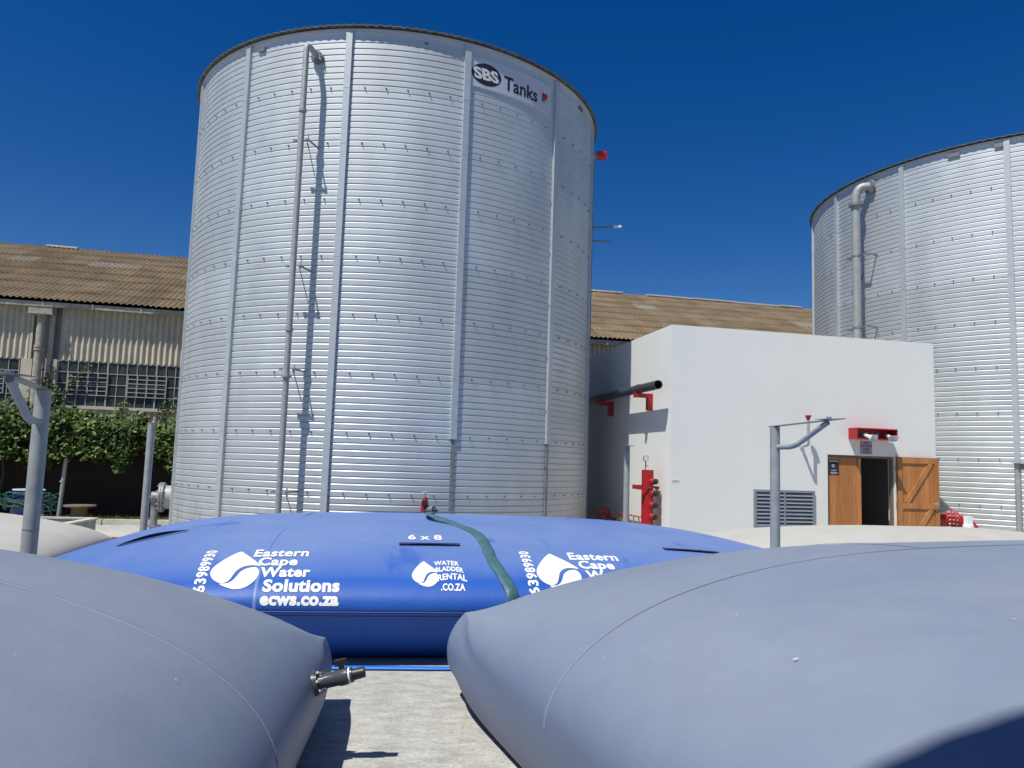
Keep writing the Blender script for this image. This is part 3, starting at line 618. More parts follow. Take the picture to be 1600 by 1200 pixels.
b.build('wall', M['white'], PR)
b = MB(); b.quad((TW, TW, HW - .35), (TW, DW - TW, HW - .35), (LW - TW, DW - TW, HW - .35), (LW - TW, TW, HW - .35)[::1]); b.build('roof', M['conc'], PR)
b = MB(); I0, I1 = TW, LW - TW
for i in range(3):
    x0 = max(xs[i], I0); x1 = min(xs[i + 1], I1)
    for k in range(2):
        if i == 1 and k == 0: continue
        b.quad((x1, TW + .002, zs[k]), (x0, TW + .002, zs[k]), (x0, TW + .002, min(zs[k + 1], 4.4)), (x1, TW + .002, min(zs[k + 1], 4.4)))
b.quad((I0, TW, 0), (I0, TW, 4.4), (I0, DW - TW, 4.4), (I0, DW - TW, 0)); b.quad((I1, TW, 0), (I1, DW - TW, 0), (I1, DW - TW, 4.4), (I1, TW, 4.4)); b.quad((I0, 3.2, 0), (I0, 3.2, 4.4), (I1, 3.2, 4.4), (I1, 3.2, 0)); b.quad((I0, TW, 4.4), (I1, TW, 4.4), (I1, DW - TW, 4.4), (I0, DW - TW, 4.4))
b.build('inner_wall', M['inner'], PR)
b = MB(); b.box(DS0 + .002, DS0 + .05, .06, .14, 0, DZ - .05); b.box(DS1 - .05, DS1 - .002, .06, .14, 0, DZ - .05); b.box(DS0 + .002, DS1 - .002, .06, .14, DZ - .05, DZ - .002); b.build('door_frame', M['woodg'], PR)
# shut left leaf
b = MB(); b.box(DS0 + .052, 4.452, .075, .12, .01, DZ - .055); dl = b.build('door', M['wood'], PR)
b = MB(); b.box(4.40, 4.475, .05, .075, .01, DZ - .06); b.build('astragal', M['wood'], dl)
# right leaf swung open against the wall
hx, hy = DS1 + .015, -.03; b = MB(); ang = R_(-7); Mo = Matrix.Translation((hx, hy, 0)) @ Matrix.Rotation(ang, 4, 'Z')
dw, dh = .955, DZ
b.box(0, dw, -.012, .028, .01, dh, Mo); dr = b.build('door', M['wood'], PR); tag(dr, 'open timber door leaf showing its Z bracing')
b = MB(); y0, y1 = -.040, -.012
b.box(0, .11, y0, y1, .01, dh, Mo); b.box(dw - .10, dw, y0, y1, .01, dh, Mo); b.box(.11, dw - .10, y0, y1, dh - .13, dh, Mo); b.box(.11, dw - .10, y0, y1, 1.08, 1.20, Mo); b.box(.11, dw - .10, y0, y1, .01, .17, Mo)
for z0, z1 in ((1.20, dh - .13), (.17, 1.08)):
    a_ = Mo @ Vector((.20, -.026, z0)); c_ = Mo @ Vector((dw - .18, -.026, z1)); b.bar(a_, c_, .027, .10, up=Vector((0, 0, 1)))
b.build('brace', M['wood'], dr)
b = MB(); q = Mo @ Vector((dw - .06, -.045, 1.17)); b.bar(q + Vector((0, 0, -.09)), q + Vector((0, 0, .09)), .045, .01); b.bar(q + Vector((0, -.05, .03)), q + Vector((-.15, -.05, .03)), .02, .02); b.bar(q + Vector((0, 0, .03)), q + Vector((0, -.06, .03)), .02, .02); b.build('handle', M['chrome'], dr)
for z in (.3, 1.15, 1.95):
    b = MB(); b.cyl((DS1 + .0, -.035, z - .06), (DS1 + .0, -.035, z + .06), .014, 10); b.build('hinge', M['bolt'], PR)
# equipment inside
b = MB(); b.box(4.30, 4.85, 2.6, 3.1, .2, 1.55); b.build('cabinet', M['redd'], PR)
b = MB(); b.box(4.75, 5.15, 1.9, 2.0, 1.55, 1.9); b.box(4.9, 5.0, 1.9, 2.0, 1.25, 1.55); b.build('control_panel', M['black'], PR)

def on_wall(nm, label, cat, s, z, group=None): # front wall mounted thing
    a = R_(12.09); return thing(nm, label, cat, (3.309 + s * cos(a), 16.0 + s * sin(a), z), a, group)
# notice on the shut leaf
nt_ = thing('notice', 'black printed notice fixed to the shut timber door leaf', 'sign', tuple(PR.matrix_world.translation), 0)
nt_.location = (3.309 + 3.80 * cos(R_(12.09)) - .070 * sin(R_(12.09)), 16.0 + 3.80 * sin(R_(12.09)) + .070 * cos(R_(12.09)), 1.76); nt_.rotation_euler = (0, 0, R_(12.09))
b = MB(); b.box(-.10, .145, 0, .004, 0, .325); b.build('plate', M['ink'], nt_)
b = MB(); b.box(-.09, .135, -.002, -.0005, .285, .305)
for i, w in enumerate((.05, .11, .11, .05)): pass
b.box(-.03, .03, -.002, -.0005, .21, .222); b.box(-.02, -.01, -.002, -.0005, .16, .22); b.box(.005, .015, -.002, -.0005, .16, .22); b.box(.03, .04, -.002, -.0005, .16, .22)
for z, w in ((.10, .15), (.085, .11), (.05, .19), (.035, .17), (.02, .12)): b.box(.02 - w / 2, .02 + w / 2, -.002, -.0005, z, z + .007)
b.build('print', M['wtext'], nt_)
# alarm box with horns
ab = on_wall('alarm_box', 'long red alarm box with two white horns over the pump room door', 'alarm', 4.14, 2.545)
b = MB(); b.box(0, 1.0, -.29, 0, .215, .24); b.box(0, 1.0, -.29, 0, 0, .022); b.box(0, .02, -.29, 0, .022, .215); b.box(.98, 1.0, -.29, 0, .022, .215); b.box(.02, .98, -.02, 0, .022, .215); b.build('housing', M['red'], ab)
for x0, rot in ((.24, 18), (.80, -8)):
    h = MB(); Mh = Matrix.Translation((x0, -.24, .085)) @ Matrix.Rotation(R_(rot), 4, 'Z') @ Matrix.Rotation(R_(18), 4, 'X')
    secs = [(.02, .03, .03), (-.06, .035, .035), (-.12, .05, .045), (-.18, .085, .062), (-.22, .115, .078)]; vs = []
    for y, hw, hh in secs:
        for k in range(16):
            a = 2 * pi * k / 16; c_, s_ = cos(a), sin(a); e = .5; vs.append(Mh @ Vector((hw * abs(c_) ** e * (1 if c_ > 0 else -1), y, hh * abs(s_) ** e * (1 if s_ > 0 else -1))))
    for y, hw, hh in ((-.215, .105, .068), (-.10, .03, .03)):
        for k in range(16):
            a = 2 * pi * k / 16; c_, s_ = cos(a), sin(a); e = .5; vs.append(Mh @ Vector((hw * abs(c_) ** e * (1 if c_ > 0 else -1), y, hh * abs(s_) ** e * (1 if s_ > 0 else -1))))
    n = len(secs) + 2; fs = [(i * 16 + k, i * 16 + (k + 1) % 16, (i + 1) * 16 + (k + 1) % 16, (i + 1) * 16 + k) for i in range(n - 1) for k in range(16)] + [tuple(range(16)), tuple((n - 1) * 16 + k for k in range(16))]
    h.add(vs, fs); ho = h.build('horn', M['whitep'], ab, smooth=40)
    h = MB(); h.cyl(Mh @ Vector((0, .10, 0)), Mh @ Vector((0, .0, 0)), .05, 16); h.bar(Mh @ Vector((0, .04, 0)), Mh @ Vector((0, .04, -.09)), .05, .015); h.build('horn_driver', M['louvre'], ho)
b = MB(); b.cyl((.53, -.02, .11), (.53, -.09, .11), .035, 16); b.build('lamp', M['lamp'], ab)
for X_ in ((.38, .42, -.10, -.02, .05, .16), (.62, .70, -.08, -.02, .04, .15)): b = MB(); b.box(*X_); b.build('switch', M['louvre'], ab)
# small sign under it
ss = on_wall('instruction_sign', 'small mauve instruction sign below the red alarm box', 'sign', 4.42, 2.225)
b = MB(); b.box(0, .30, -.006, 0, 0, .29); b.build('plate', M['purple'], ss)
for txt, z in (('FIRE', .235), ('SPRINKLER', .165), ('PUMP', .095), ('ROOM', .03)):
    v, f = text2d(txt, .058, .001, 1.0, 1); mx = max(p[0] for p in v); b = MB(); b.add([(.15 - mx / 2 + x, -.008, z + y) for x, y in v], f); b.build('lettering', M['ink'], ss)
# louvre vent
lv = on_wall('louvre_vent', 'grey two-panel louvre vent low on the front pump room wall', 'vent', 1.87, .595)
b = MB(); w, h = 1.42, .81; 
for x0, x1, z0, z1 in ((0, w, 0, .05), (0, w, h - .05, h), (0, .055, .05, h - .05), (w - .055, w, .05, h - .05), (w / 2 - .018, w / 2 + .018, .05, h - .05)): b.box(x0, x1, -.045, .0, z0, z1)
b.build('frame', M['louvre'], lv)
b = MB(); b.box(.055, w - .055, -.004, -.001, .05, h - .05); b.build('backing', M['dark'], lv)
for x0, x1 in ((.056, w / 2 - .019), (w / 2 + .019, w - .056)):
    b = MB()
    for k in range(9):
        z = .055 + k * .078; b.add([(x0, -.044, z), (x1, -.044, z), (x1, -.010, z + .055), (x0, -.010, z + .055), (x0, -.044, z + .008), (x1, -.044, z + .008), (x1, -.010, z + .063), (x0, -.010, z + .063)], [(0, 1, 2, 3)[::-1], (4, 5, 6, 7), (0, 4, 5, 1)[::-1], (2, 6, 7, 3)])
    b.build('slats', M['louvre'], lv)
# vent pipe with red cap
vp = on_wall('vent_pipe', 'thin grey vent pipe with red cap, bracketed off the front wall', 'pipe', 2.99, 2.36)
b = MB(); b.tube([(0, 0, 0), (0, -.20, 0)] + bend((0, -.20, 0), (0, -.27, 0), (0, -.27, .07), 5)[1:] + [(0, -.27, .56)], .028, 14); b.build('pipe', M['galv'], vp, smooth=40)
b = MB(); b.tube([(0, -.27, .54), (0, -.27, .58), (0, -.27, .62), (0, -.27, .64)], [.034, .045, .068, .06], 16); b.build('cap', M['red'], vp, smooth=True)
b = MB(); b.cyl((0, -.001, 0), (0, -.03, 0), .05, 16); b.cyl((0, -.06, 0), (0, -.11, 0), .036, 14); b.build('union', M['whitep'], vp)
# tag at the corner
tg = on_wall('wall_label', 'tiny white label strip at the pump room corner', 'label', .03, 1.50)
b = MB(); b.box(0, .18, -.004, 0, 0, .06); b.build('plate', M['whitep'], tg)
b = MB()
for k in range(9): b.box(.012 + k * .017, .012 + k * .017 + .011, -.0055, -.0045, .018, .042)
b.build('print', M['gtext'], tg)

# left wall: things in wall frame  (x along the wall going back, y out of the wall)
def lw(s, out, z): a = R_(102.09); return Vector((3.309 + s * cos(a) - out * sin(a), 16.0 + s * sin(a) + out * cos(a), z))
bp2 = thing('black_pipe', 'fat black pipe on red brackets along the side wall of the pump room', 'pipe', tuple(lw(0, 0, 3.5)), R_(102.09))
b = MB(); n = 28; vs = []
for s, rr in ((-.03, .095), (-.03, .083), (1.2, .083)): vs += [(s, .30 + rr * cos(2 * pi * k / n), rr * sin(2 * pi * k / n)) for k in range(n)]
b.add(vs, [(i * n + k, i * n + (k + 1) % n, (i + 1) * n + (k + 1) % n, (i + 1) * n + k) for i in range(2) for k in range(n)] + [tuple(2 * n + k for k in range(n))])
b.tube([(-.03, .30, 0), (5.4, .30, 0)], .095, n, caps=False); b.tube([(1.0, .30, 0), (1.12, .30, 0)], .106, n); b.tube([(3.4, .30, 0), (3.55, .30, 0)], .106, n)
b.build('pipe', M['pvc'], bp2, smooth=50)
for s in (1.02, 3.55):
    b = MB(); b.box(s - .05, s + .05, .125, .42, -.19, -.096); b.box(s - .055, s + .055, .0, .125, -.46, -.096); b.box(s - .05, s + .05, .40, .425, -.096, -.06); b.build('bracket', M['red'], bp2)
# fire manifold
fm = thing('fire_manifold', 'tall red fire riser with four black hose caps and a gauge', 'fire riser', tuple(lw(.55, .27, 0)), R_(12.09))
b = MB(); b.tube([(0, 0, 0), (0, 0, .45), (0, 0, .62), (0, 0, 1.74)], [.155, .145, .125, .125], 28); fc = b.build('column', M['red'], fm, smooth=40)
b = MB(); b.cyl((-.05, 0, 1.74), (-.05, 0, 1.93), .012, 10); b.cyl((-.05, -.0, 1.85), (-.0, -.03, 1.80), .008, 8); b.build('gauge_stem', M['brass'], fm)
b = MB(); b.cyl((-.05, .015, 1.98), (-.05, -.03, 1.98), .062, 24); gg = b.build('gauge', M['galvd'], fm); b = MB(); b.cyl((-.05, -.031, 1.98), (-.05, -.036, 1.98), .052, 24); b.build('gauge_face', M['gauge'], gg); b = MB(); b.bar((-.05, -.038, 1.98), (-.02, -.038, 2.01), .004, .003); b.build('needle', M['black'], gg)
for z in (1.50, 1.25, 1.01, .77):
    b = MB(); dv = Vector((.45, -.89, 0)); p0 = Vector((.03, -.08, z)); b.tube([p0, p0 + dv * .10, p0 + dv * .12], [.07, .07, .062], 18); ou = b.build('outlet', M['red'], fm, smooth=True); b = MB(); b.tube([p0 + dv * .12, p0 + dv * .17, p0 + dv * .185], [.058, .058, .04], 18); b.build('hose_cap', M['black'], ou, smooth=True)
b = MB(); b.bar((-.26, -.145, 1.375), (.14, -.145, 1.375), .025, .03); b.bar((-.24, -.15, 1.375), (-.24, .2, 1.375), .05, .09); b.bar((.20, -.10, 1.375), (.20, .2, 1.375), .06, .05); b.bar((-.26, -.142, 1.375), (-.18, -.142, 1.375), .03, .10); b.build('wall_clamp', M['redd'], fm)
# valve row
vr = thing('valve_row', 'low red header with a row of brass gate valves beside the fire riser', 'valves', tuple(lw(.86, .26, 0)), R_(102.09))
b = MB(); b.cyl((0, 0, .30), (2.6, 0, .30), .07, 18); b.build('header', M['red'], vr)
for k in range(5):
    s = .18 + k * .30; b = MB(); b.cyl((s, 0, .34), (s, 0, .46), .045, 12); b.cyl((s, 0, .44), (s, 0, .50), .07, 12); b.build('riser', M['red'], vr)
    b = MB(); b.tube([(s, 0, .50), (s, 0, .54), (s, 0, .58), (s, 0, .63)], [.05, .062, .05, .03], 14); b.cyl((s, -.09, .56), (s, .09, .56), .045, 12); b.cyl((s, 0, .63), (s, 0, .72), .012, 8); v_ = b.build('gate_valve', M['brass'], vr, smooth=True); b = MB(); b.cyl((s, 0, .715), (s, 0, .73), .075, 16); b.build('handwheel', M['red'], v_)
b = MB(); n = 20; c = Vector((2.05, .16, .66)); b.tube([c + Vector((.0, .15 * cos(2 * pi * k / n), .15 * sin(2 * pi * k / n))) for k in range(n + 1)], .022, 8)
for k in range(4): a = k * pi / 4; b.bar(c + Vector((0, .14 * cos(a), .14 * sin(a))), c - Vector((0, .14 * cos(a), .14 * sin(a))), .02, .02)
b.cyl(c, c + Vector((-.55, 0, 0)), .012, 8); b.build('large_handwheel', M['red'], vr)
b = MB(); b.cyl((1.4, .0, .34), (1.4, 0, .60), .05, 12); b.cyl((1.4, 0, .52), (1.9, .12, .62), .03, 12); b.build('elbow', M['redd'], vr)

# red flanged pipe at the right side of the pump room
rp = thing('flanged_pipe', 'thick red flanged pipe between the pump room and the right tank', 'pipe', (9.52, 17.70, .84))
b = MB(); b.tube([(-.52, .30, 0), (.45, .02, 0)], .145, 28); b.tube([(.62, -.03, -.02), (.84, -.09, -.10), (1.02, -.15, -.32), (1.08, -.18, -.8)], [.15, .14, .12, .12], 24); b.build('pipe', M['red'], rp, smooth=40)
dv = Vector((.96, -.28, 0)).normalized(); fl = MB(); c0 = Vector((.45, .02, 0)); fl.cyl(c0, c0 + dv * .05, .215, 28); fl.cyl(c0 + dv * .07, c0 + dv * .12, .215, 28); fl.cyl(c0 + dv * .12, c0 + dv * .2, .165, 28)
fl.build('flange', M['redd'], rp)
b = MB(); tx = Vector((-dv.y, dv.x, 0))
for k in range(12): a = k * pi / 6; d = tx * .18 * cos(a) + Vector((0, 0, .18 * sin(a))); b.cyl(c0 - dv * .03 + d, c0 + dv * .15 + d, .016, 6)
b.build('flange_bolt', M['chrome'], rp)

# ------------------------------------------------------------ steel posts
def post(label, x, y, h, arm=None, r=.057, cap='T', rot=0, ring=None):
    t = thing('steel_post', label, 'post', (x, y, 0), 0, 'galvanised steel posts round the yard')
    b = MB(); b.cyl((0, 0, 0), (0, 0, h), r, 28); b.build('pole', M['galv'], t, smooth=40)
    b = MB(); b.box(-.12, .12, -.12, .12, 0, .015); b.build('base_plate', M['galv'], t)
    if ring: b = MB(); b.cyl((0, 0, ring), (0, 0, ring + .006), r + .0025, 28); b.build('weld_band', M['galvd'], t)
    if arm:
        d = Vector(arm); L = d.xy.length; e = Vector((d.x / L, d.y / L, 0)); s_ = e.cross(Vector((0, 0, 1)))
        b = MB(); b.bar(Vector((0, 0, h + .003)) - e * .06, Vector((0, 0, h + .003)) + e * L + Vector((0, 0, d.z)), .10, .006); b.build('arm_plate', M['galvd'], t)
        b = MB(); a0 = Vector((0, 0, h - .24)) + e * .03; pts = [a0, a0 + e * L * .22] + bend(a0 + e * L * .22, a0 + e * L * .36, a0 + e * L * .5 + Vector((0, 0, .07)), 6)[1:] + [Vector((0, 0, h - .02 + d.z)) + e * (L * .98)]
        b.tube(pts, .030, 16); b.build('strut', M['galv'], t, smooth=40)
        b = MB(); c = Vector((0, 0, h + d.z + .008)) + e * L; b.add([c - e * .07 - s_ * .14 , c + e * .22 - s_ * .02, c + e * .22 + s_ * .02, c - e * .07 + s_ * .14] + [p + Vector((0, 0, .006)) for p in (c - e * .07 - s_ * .14, c + e * .22 - s_ * .02, c + e * .22 + s_ * .02, c - e * .07 + s_ * .14)], [(3, 2, 1, 0), (4, 5, 6, 7), (0, 1, 5, 4), (1, 2, 6, 5), (2, 3, 7, 6), (3, 0, 4, 7)]); b.cyl(c - Vector((0, 0, .01)), c + Vector((0, 0, .03)), .03, 8); b.build('head_plate', M['galvd'], t)
    elif cap == 'T':
        b = MB(); b.box(-.115, .115, -.30, .06, h, h + .006, Matrix.Rotation(rot, 4, 'Z')); b.build('cap_plate', M['galvd'], t)
        b = MB(); b.box(-.012, .012, -.16, -.056, h - .12, h, Matrix.Rotation(rot, 4, 'Z')); b.build('gusset', M['galvd'], t)
    else:
        b = MB(); b.cyl((0, 0, h), (0, 0, h + .012), r + .004, 28); b.build('cap', M['galv'], t)
    return t
post('nearest steel post at left, its bracket arm reaching out of the photo', -3.633, 6.0, 2.237, (.24, -.80, .03), ring=1.17)
post('grey steel post with bent bracket arm in front of the louvre vent', 3.14, 9.2, 2.32, (.33, -.76, .045))
post('plain capped steel post between the vine and the tall left tank', -5.80, 12.54, 2.24, cap='flat')
post('steel post with flat top plate beside the fire riser', 2.237, 14.83, 2.185, rot=-.1)
post('steel post with flat top plate at the right edge before the far tank', 10.0, 15.3, 2.10, rot=.5)

# ------------------------------------------------------------ water bladders
class Bladder:
    def __init__(s, c, rot, a, b, H, ze, n=2.7, corner=.03, m=.5, w=.3, bulge=0, dz=0, lin=0):
        s.c = Vector((c[0], c[1], 0)); s.rot = rot; s.a = a; s.b = b; s.H = H; s.ze = ze; s.n = n; s.corner = corner; s.m = m; s.w = w; s.bulge = bulge; s.dz = dz; s.lin = lin
        # arc length table up the near face at the middle
        s.tab = [(0.0, -1.0)]; L = 0; prev = s.top(0, -1)
        for i in range(1, 401):
            t = -1 + i / 400; q = s.top(0, t); L += (q - prev).length; s.tab.append((L, t)); prev = q
    def pq(s, u, v): return sin(u * pi / 2), sin(v * pi / 2)
    def plan(s, p, q):
        x = s.a * p * (1 - s.corner * abs(q) ** (9 if s.dz else 5)); y = s.b * q * (1 - s.corner * abs(p) ** 5)
        k = .012 * abs(p * q) ** 30; return x * (1 + k), y * (1 + k)
    def h(s, p, q): return max(0, 1 - abs(p) ** s.n) ** s.m * max(0, 1 - abs(q) ** s.n) ** s.m
    def top(s, u, v):
        p, q = s.pq(u, v); x, y = s.plan(p, q); h = s.h(p, q)
        ze = s.ze - s.dz * (1 - abs(q) ** 7) * abs(p) ** 2
        return Vector((x, y, ze + (s.H - ze) * h))
    def bot(s, u, v):
        p, q = s.pq(u, v); x, y = s.plan(p, q); e1 = max(0, 1 - (1 - abs(p)) * s.a / s.w); e2 = max(0, 1 - (1 - abs(q)) * s.b / s.w)
        ze = s.ze - s.dz * (1 - abs(q) ** 7) * abs(p) ** 2; z = ze * (1 - sqrt(max(0, 1 - e1 * e1)) * sqrt(max(0, 1 - e2 * e2)))
        if s.lin: z = ze * max(e1, e2) ** s.lin
        t = z / ze; bl = s.bulge * 4 * t * (1 - t)
        if e1 > 0: x += math.copysign(bl * min(1, e1 * 4) * abs(q) ** 5, p)
        if e2 > 0: y += math.copysign(bl * min(1, e2 * 4) * abs(p) ** 5, q)
        return Vector((x, y, max(z, .004)))
    def at(s, X, arc, off=.004):
        # X metres along the length from the middle, arc metres up the near face from the edge fold
        lo, hi = 0, len(s.tab) - 1
        while hi - lo > 1:
            mid = (lo + hi) // 2
            if s.tab[mid][0] > arc: hi = mid
            else: lo = mid
        L0, t0 = s.tab[lo]; L1, t1 = s.tab[hi]; v = t0 + (t1 - t0) * (arc - L0) / (L1 - L0)
        u = math.asin(max(-1, min(1, X / s.a))) / (pi / 2); e = .01
        c = s.top(u, v); nx = s.top(min(u + e, 1), v) - s.top(u - e, v); ny = s.top(u, v + e) - s.top(u, max(v - e, -1)); n = nx.cross(ny).normalized()
        return c + n * off
    def world(s, p): return Matrix.Translation(s.c) @ Matrix.Rotation(s.rot, 4, 'Z') @ p
    def build(s, label, material, NU=110, NV=110, grp='pillow shaped water bladders lying in the yard', wob=.012):
        t = thing('water_bladder', label, 'water bladder', tuple(s.c), s.rot, grp); b = MB(); vs = []; idx = {}
        for i in range(NU + 1):
            for j in range(NV + 1):
                u = -1 + 2 * i / NU; v = -1 + 2 * j / NV; q = s.top(u, v); w = mn.noise(Vector((q.x * .6, q.y * .6, s.rot * 9))) * wob * s.h(*s.pq(u, v))
                for sx_ in (-1, 1):
                    for sy_ in (-1, 1):
                        dx = s.a * (1 - s.corner) - q.x * sx_; dy = s.b * (1 - s.corner) - q.y * sy_; dd = math.hypot(dx, dy)
                        if dd < 1.8: w += .009 * sin(math.atan2(dy, dx) * 17 + sx_ * 2 + 3 * mn.noise(Vector((dd * 2, sx_, sy_)))) * math.exp(-((dd - .35) / .45) ** 2) * min(1, 3 * s.h(*s.pq(u, v)))
                idx[('t', i, j)] = len(vs); vs.append(q + Vector((0, 0, w)))
        for i in range(NU + 1):
            for j in range(NV + 1):
                if i in (0, NU) or j in (0, NV): idx[('b', i, j)] = idx[('t', i, j)]
                else: idx[('b', i, j)] = len(vs); vs.append(s.bot(-1 + 2 * i / NU, -1 + 2 * j / NV))
        fs = []
        for i in range(NU):
            for j in range(NV):
                fs.append(tuple(idx[('t', *k)] for k in ((i, j), (i + 1, j), (i + 1, j + 1), (i, j + 1)))); fs.append(tuple(idx[('b', *k)] for k in ((i, j + 1), (i + 1, j + 1), (i + 1, j), (i, j))))
        b.add(vs, fs); o = b.build('skin', material, t); o.data.polygons.foreach_set('use_smooth', [True] * len(o.data.polygons))
        s.t = t; return t
    def strip(s, pts, w, name, material, off=.004, h=.002):
        """weld strip through (X, arc-from-near-edge) points given as (u, v)"""
        b = MB(); P = []
        for u, v in pts:
            e = .004; c = s.top(u, v); nx = s.top(min(u + e, 1), v) - s.top(max(u - e, -1), v); ny = s.top(u, min(v + e, 1)) - s.top(u, max(v - e, -1)); n = nx.cross(ny).normalized(); P.append((c, n))
        vs = []
        for i, (c, n) in enumerate(P):
            t = (P[min(i + 1, len(P) - 1)][0] - P[max(i - 1, 0)][0]).normalized(); x = n.cross(t).normalized()
            vs += [c + x * w / 2 + n * .0005, c + x * w * .4 + n * off, c - x * w * .4 + n * off, c - x * w / 2 + n * .0005]
        b.add(vs, [(i * 4 + k, i * 4 + k + 1, i * 4 + k + 5, i * 4 + k + 4) for i in range(len(P) - 1) for k in range(3)])
        return b.build(name, material, s.t, smooth=80)

BL = Bladder((-.63, 9.97), R_(7.5), 4.35, 3.1, 1.065, .50, n=2.8, m=.46, w=.47, lin=1.35)
bt = BL.build('bright blue water bladder with white stencilled lettering, lying across the yard', M['blue'])
BR = Bladder((4.408, 4.76), R_(19.5), 4.15, 2.95, 1.36, .64, n=3.0, corner=.05, w=.16, bulge=.15, dz=.20)
br = BR.build('large faded grey-blue bladder filling the lower right corner', M['grey'])
BG = Bladder((-4.90, 2.71), R_(6), 4.0, 2.75, 1.44, .49, n=2.5, corner=.035, w=.18, bulge=.09, dz=.10)
bg_ = BG.build('faded grey-blue bladder at lower left with a black valve on its end', M['grey'])
CR = Bladder((6.55, 12.6), R_(11), 3.95, 1.65, .97, .42)
crt = CR.build('cream water bladder lying in front of the open pump room door', M['cream'], 70, 50)
CL = Bladder((-9.3, 9.7), R_(12), 3.7, 2.0, .98, .42)
clt = CL.build('cream water bladder partly behind the nearest post at far left', M['cream'], 70, 50)

for B, m_, qs in ((BR, 'seamg', (.19,)), (BG, 'seamg', (.10,))):
    for v in qs: B.strip([(-1 + 2 * i / 90, v) for i in range(91)], .024, 'weld_seam', M[m_])
BR.strip([(-.235, .192 + .80 * i / 40) for i in range(41)], .03, 'weld_seam', M['seamg'])
BL.strip([(-.296, -1 + 2 * i / 60) for i in range(61)], .03, 'weld_seam', M['seamb'], .002)
BL.strip([(.34, -1 + 2 * i / 60) for i in range(61)], .03, 'weld_seam', M['seamb'], .002)
for zz in (.488, .474, .445):
    b = MB(); e_ = (zz / BL.ze) ** (1 / BL.lin); q_ = 1 - (1 - e_) * BL.w / BL.b; P_ = []
    for i in range(81):
        p_ = -.93 + 1.86 * i / 80; x_, y_ = BL.plan(p_, -q_); P_.append((x_, y_ - .002, zz - .002))
    b.tube(P_, .004, 6); b.build('weld_seam', M['seaml'], BL.t)

# stencils on the blue bladder: local frame X along, arc up the near face
def stencil(vf, X0, A0_, rot=0, name='stencil'):
    vs, fs = vf; c, s_ = cos(rot), sin(rot); return decal(BL.t, name, ([(X0 + x * c - y * s_, A0_ + x * s_ + y * c) for x, y in vs], fs), M['paint'], lambda x, y: BL.at(x, y, .0045))
def fit_text(txt, size, width, bold, spacing=1.0, sx=None, arch=0, yscale=1.0):
    v, f = text2d(txt, size, bold, spacing, .045); mx = max(p[0] for p in v); k = width / mx
    v2 = [(x * k, y * yscale + arch * (1 - ((x / mx) * 2 - 1) ** 2)) for x, y in v]; return v2, f
DROP_U = [(0, 1.0), (.11, .90), (.30, .72), (.46, .56), (.56, .44), (.40, .46), (.24, .44), (.10, .34), (.03, .20), (-.02, .08), (-.12, .02), (-.26, .03), (-.40, .12), (-.47, .26), (-.44, .42), (-.32, .62), (-.16, .84)]
DROP_L = [(.50, .385), (.57, .26), (.55, .12), (.45, .0), (.30, -.08), (.10, -.10), (-.08, -.06), (-.22, .0), (-.06, .01), (.05, .07), (.12, .17), (.17, .27), (.28, .36), (.40, .395)]
def drop(X, A, sx, sy, name):
    for P in (DROP_U, DROP_L):
        pts = [(x * sx, y * sy) for x, y in smooth_poly(P, 3)]; stencil(poly2d(pts, .05), X, A, 0, name)
def big_logo(D):
    D2 = .0 if D == 0 else 1; drop((-2.18 if D == 0 else -2.14) + D, .25, .40, .63, 'drop_emblem')
    for txt, X, w, A, sz in (('Eastern', -2.02, .50, .75, .27), ('Cape', -1.95, .35, .55, .235), ('Water', -1.90, .43, .355, .215), ('Solutions', -1.86, .66, .175, .19), ('ecws.co.za', -1.87, .67, .055, .15)):
        stencil(fit_text(txt, sz, w, .0075, 1.05), X + D + (.05 if D2 else -.035), A - .01, 0, 'lettering')
    stencil(fit_text('063989930', .13, .90, .004, 1.1), -2.33 + D + (0 if D2 else -.05), .04, R_(91.5), 'number')
big_logo(0); big_logo(2.89)
stencil(fit_text('6 x 8', .33, .35, .008), -.635, 1.33, 0, 'size_mark')
drop(-.49, .26, .23, .37, 'drop_emblem')
for txt, X, w, A, sz, ar in (('WATER', -.39, .23, .54, .125, .025), ('BLADDER', -.385, .26, .42, .115, .03), ('RENTAL', -.37, .27, .29, .125, .03), ('.CO.ZA', -.34, .22, .185, .11, .0)): stencil(fit_text(txt, sz, w, .0035, 1.05, arch=ar), X, A, 0, 'lettering')
# webbing handles
def flap(X, arc, L, lift, tilt=0):
    b = MB(); n = 16; vs = []
    for k in range(n + 1):
        x = X - L / 2 + L * k / n; c = BL.at(x, arc + tilt * (k / n - .5), .004); d = BL.at(x, arc + tilt * (k / n - .5) - .09, .004 + lift * sin(pi * min(1, k / n * 1.0)) * 1.0 + .006); vs += [c, d, c + Vector((0, 0, .006)), d + Vector((0, 0, .006))]
    b.add(vs, [f for k in range(n) for f in ((k * 4, k * 4 + 4, k * 4 + 5, k * 4 + 1), (k * 4 + 2, k * 4 + 3, k * 4 + 7, k * 4 + 6), (k * 4, k * 4 + 2, k * 4 + 6, k * 4 + 4), (k * 4 + 1, k * 4 + 5, k * 4 + 7, k * 4 + 3))] + [(0, 1, 3, 2), (n * 4, n * 4 + 2, n * 4 + 3, n * 4 + 1)])
    b.build('handle_strap', M['flap'], BL.t)
flap(-.42, 1.17, .60, .01); flap(-3.22, 1.85, .46, .03, .75); flap(2.32, 1.26, .60, .01)

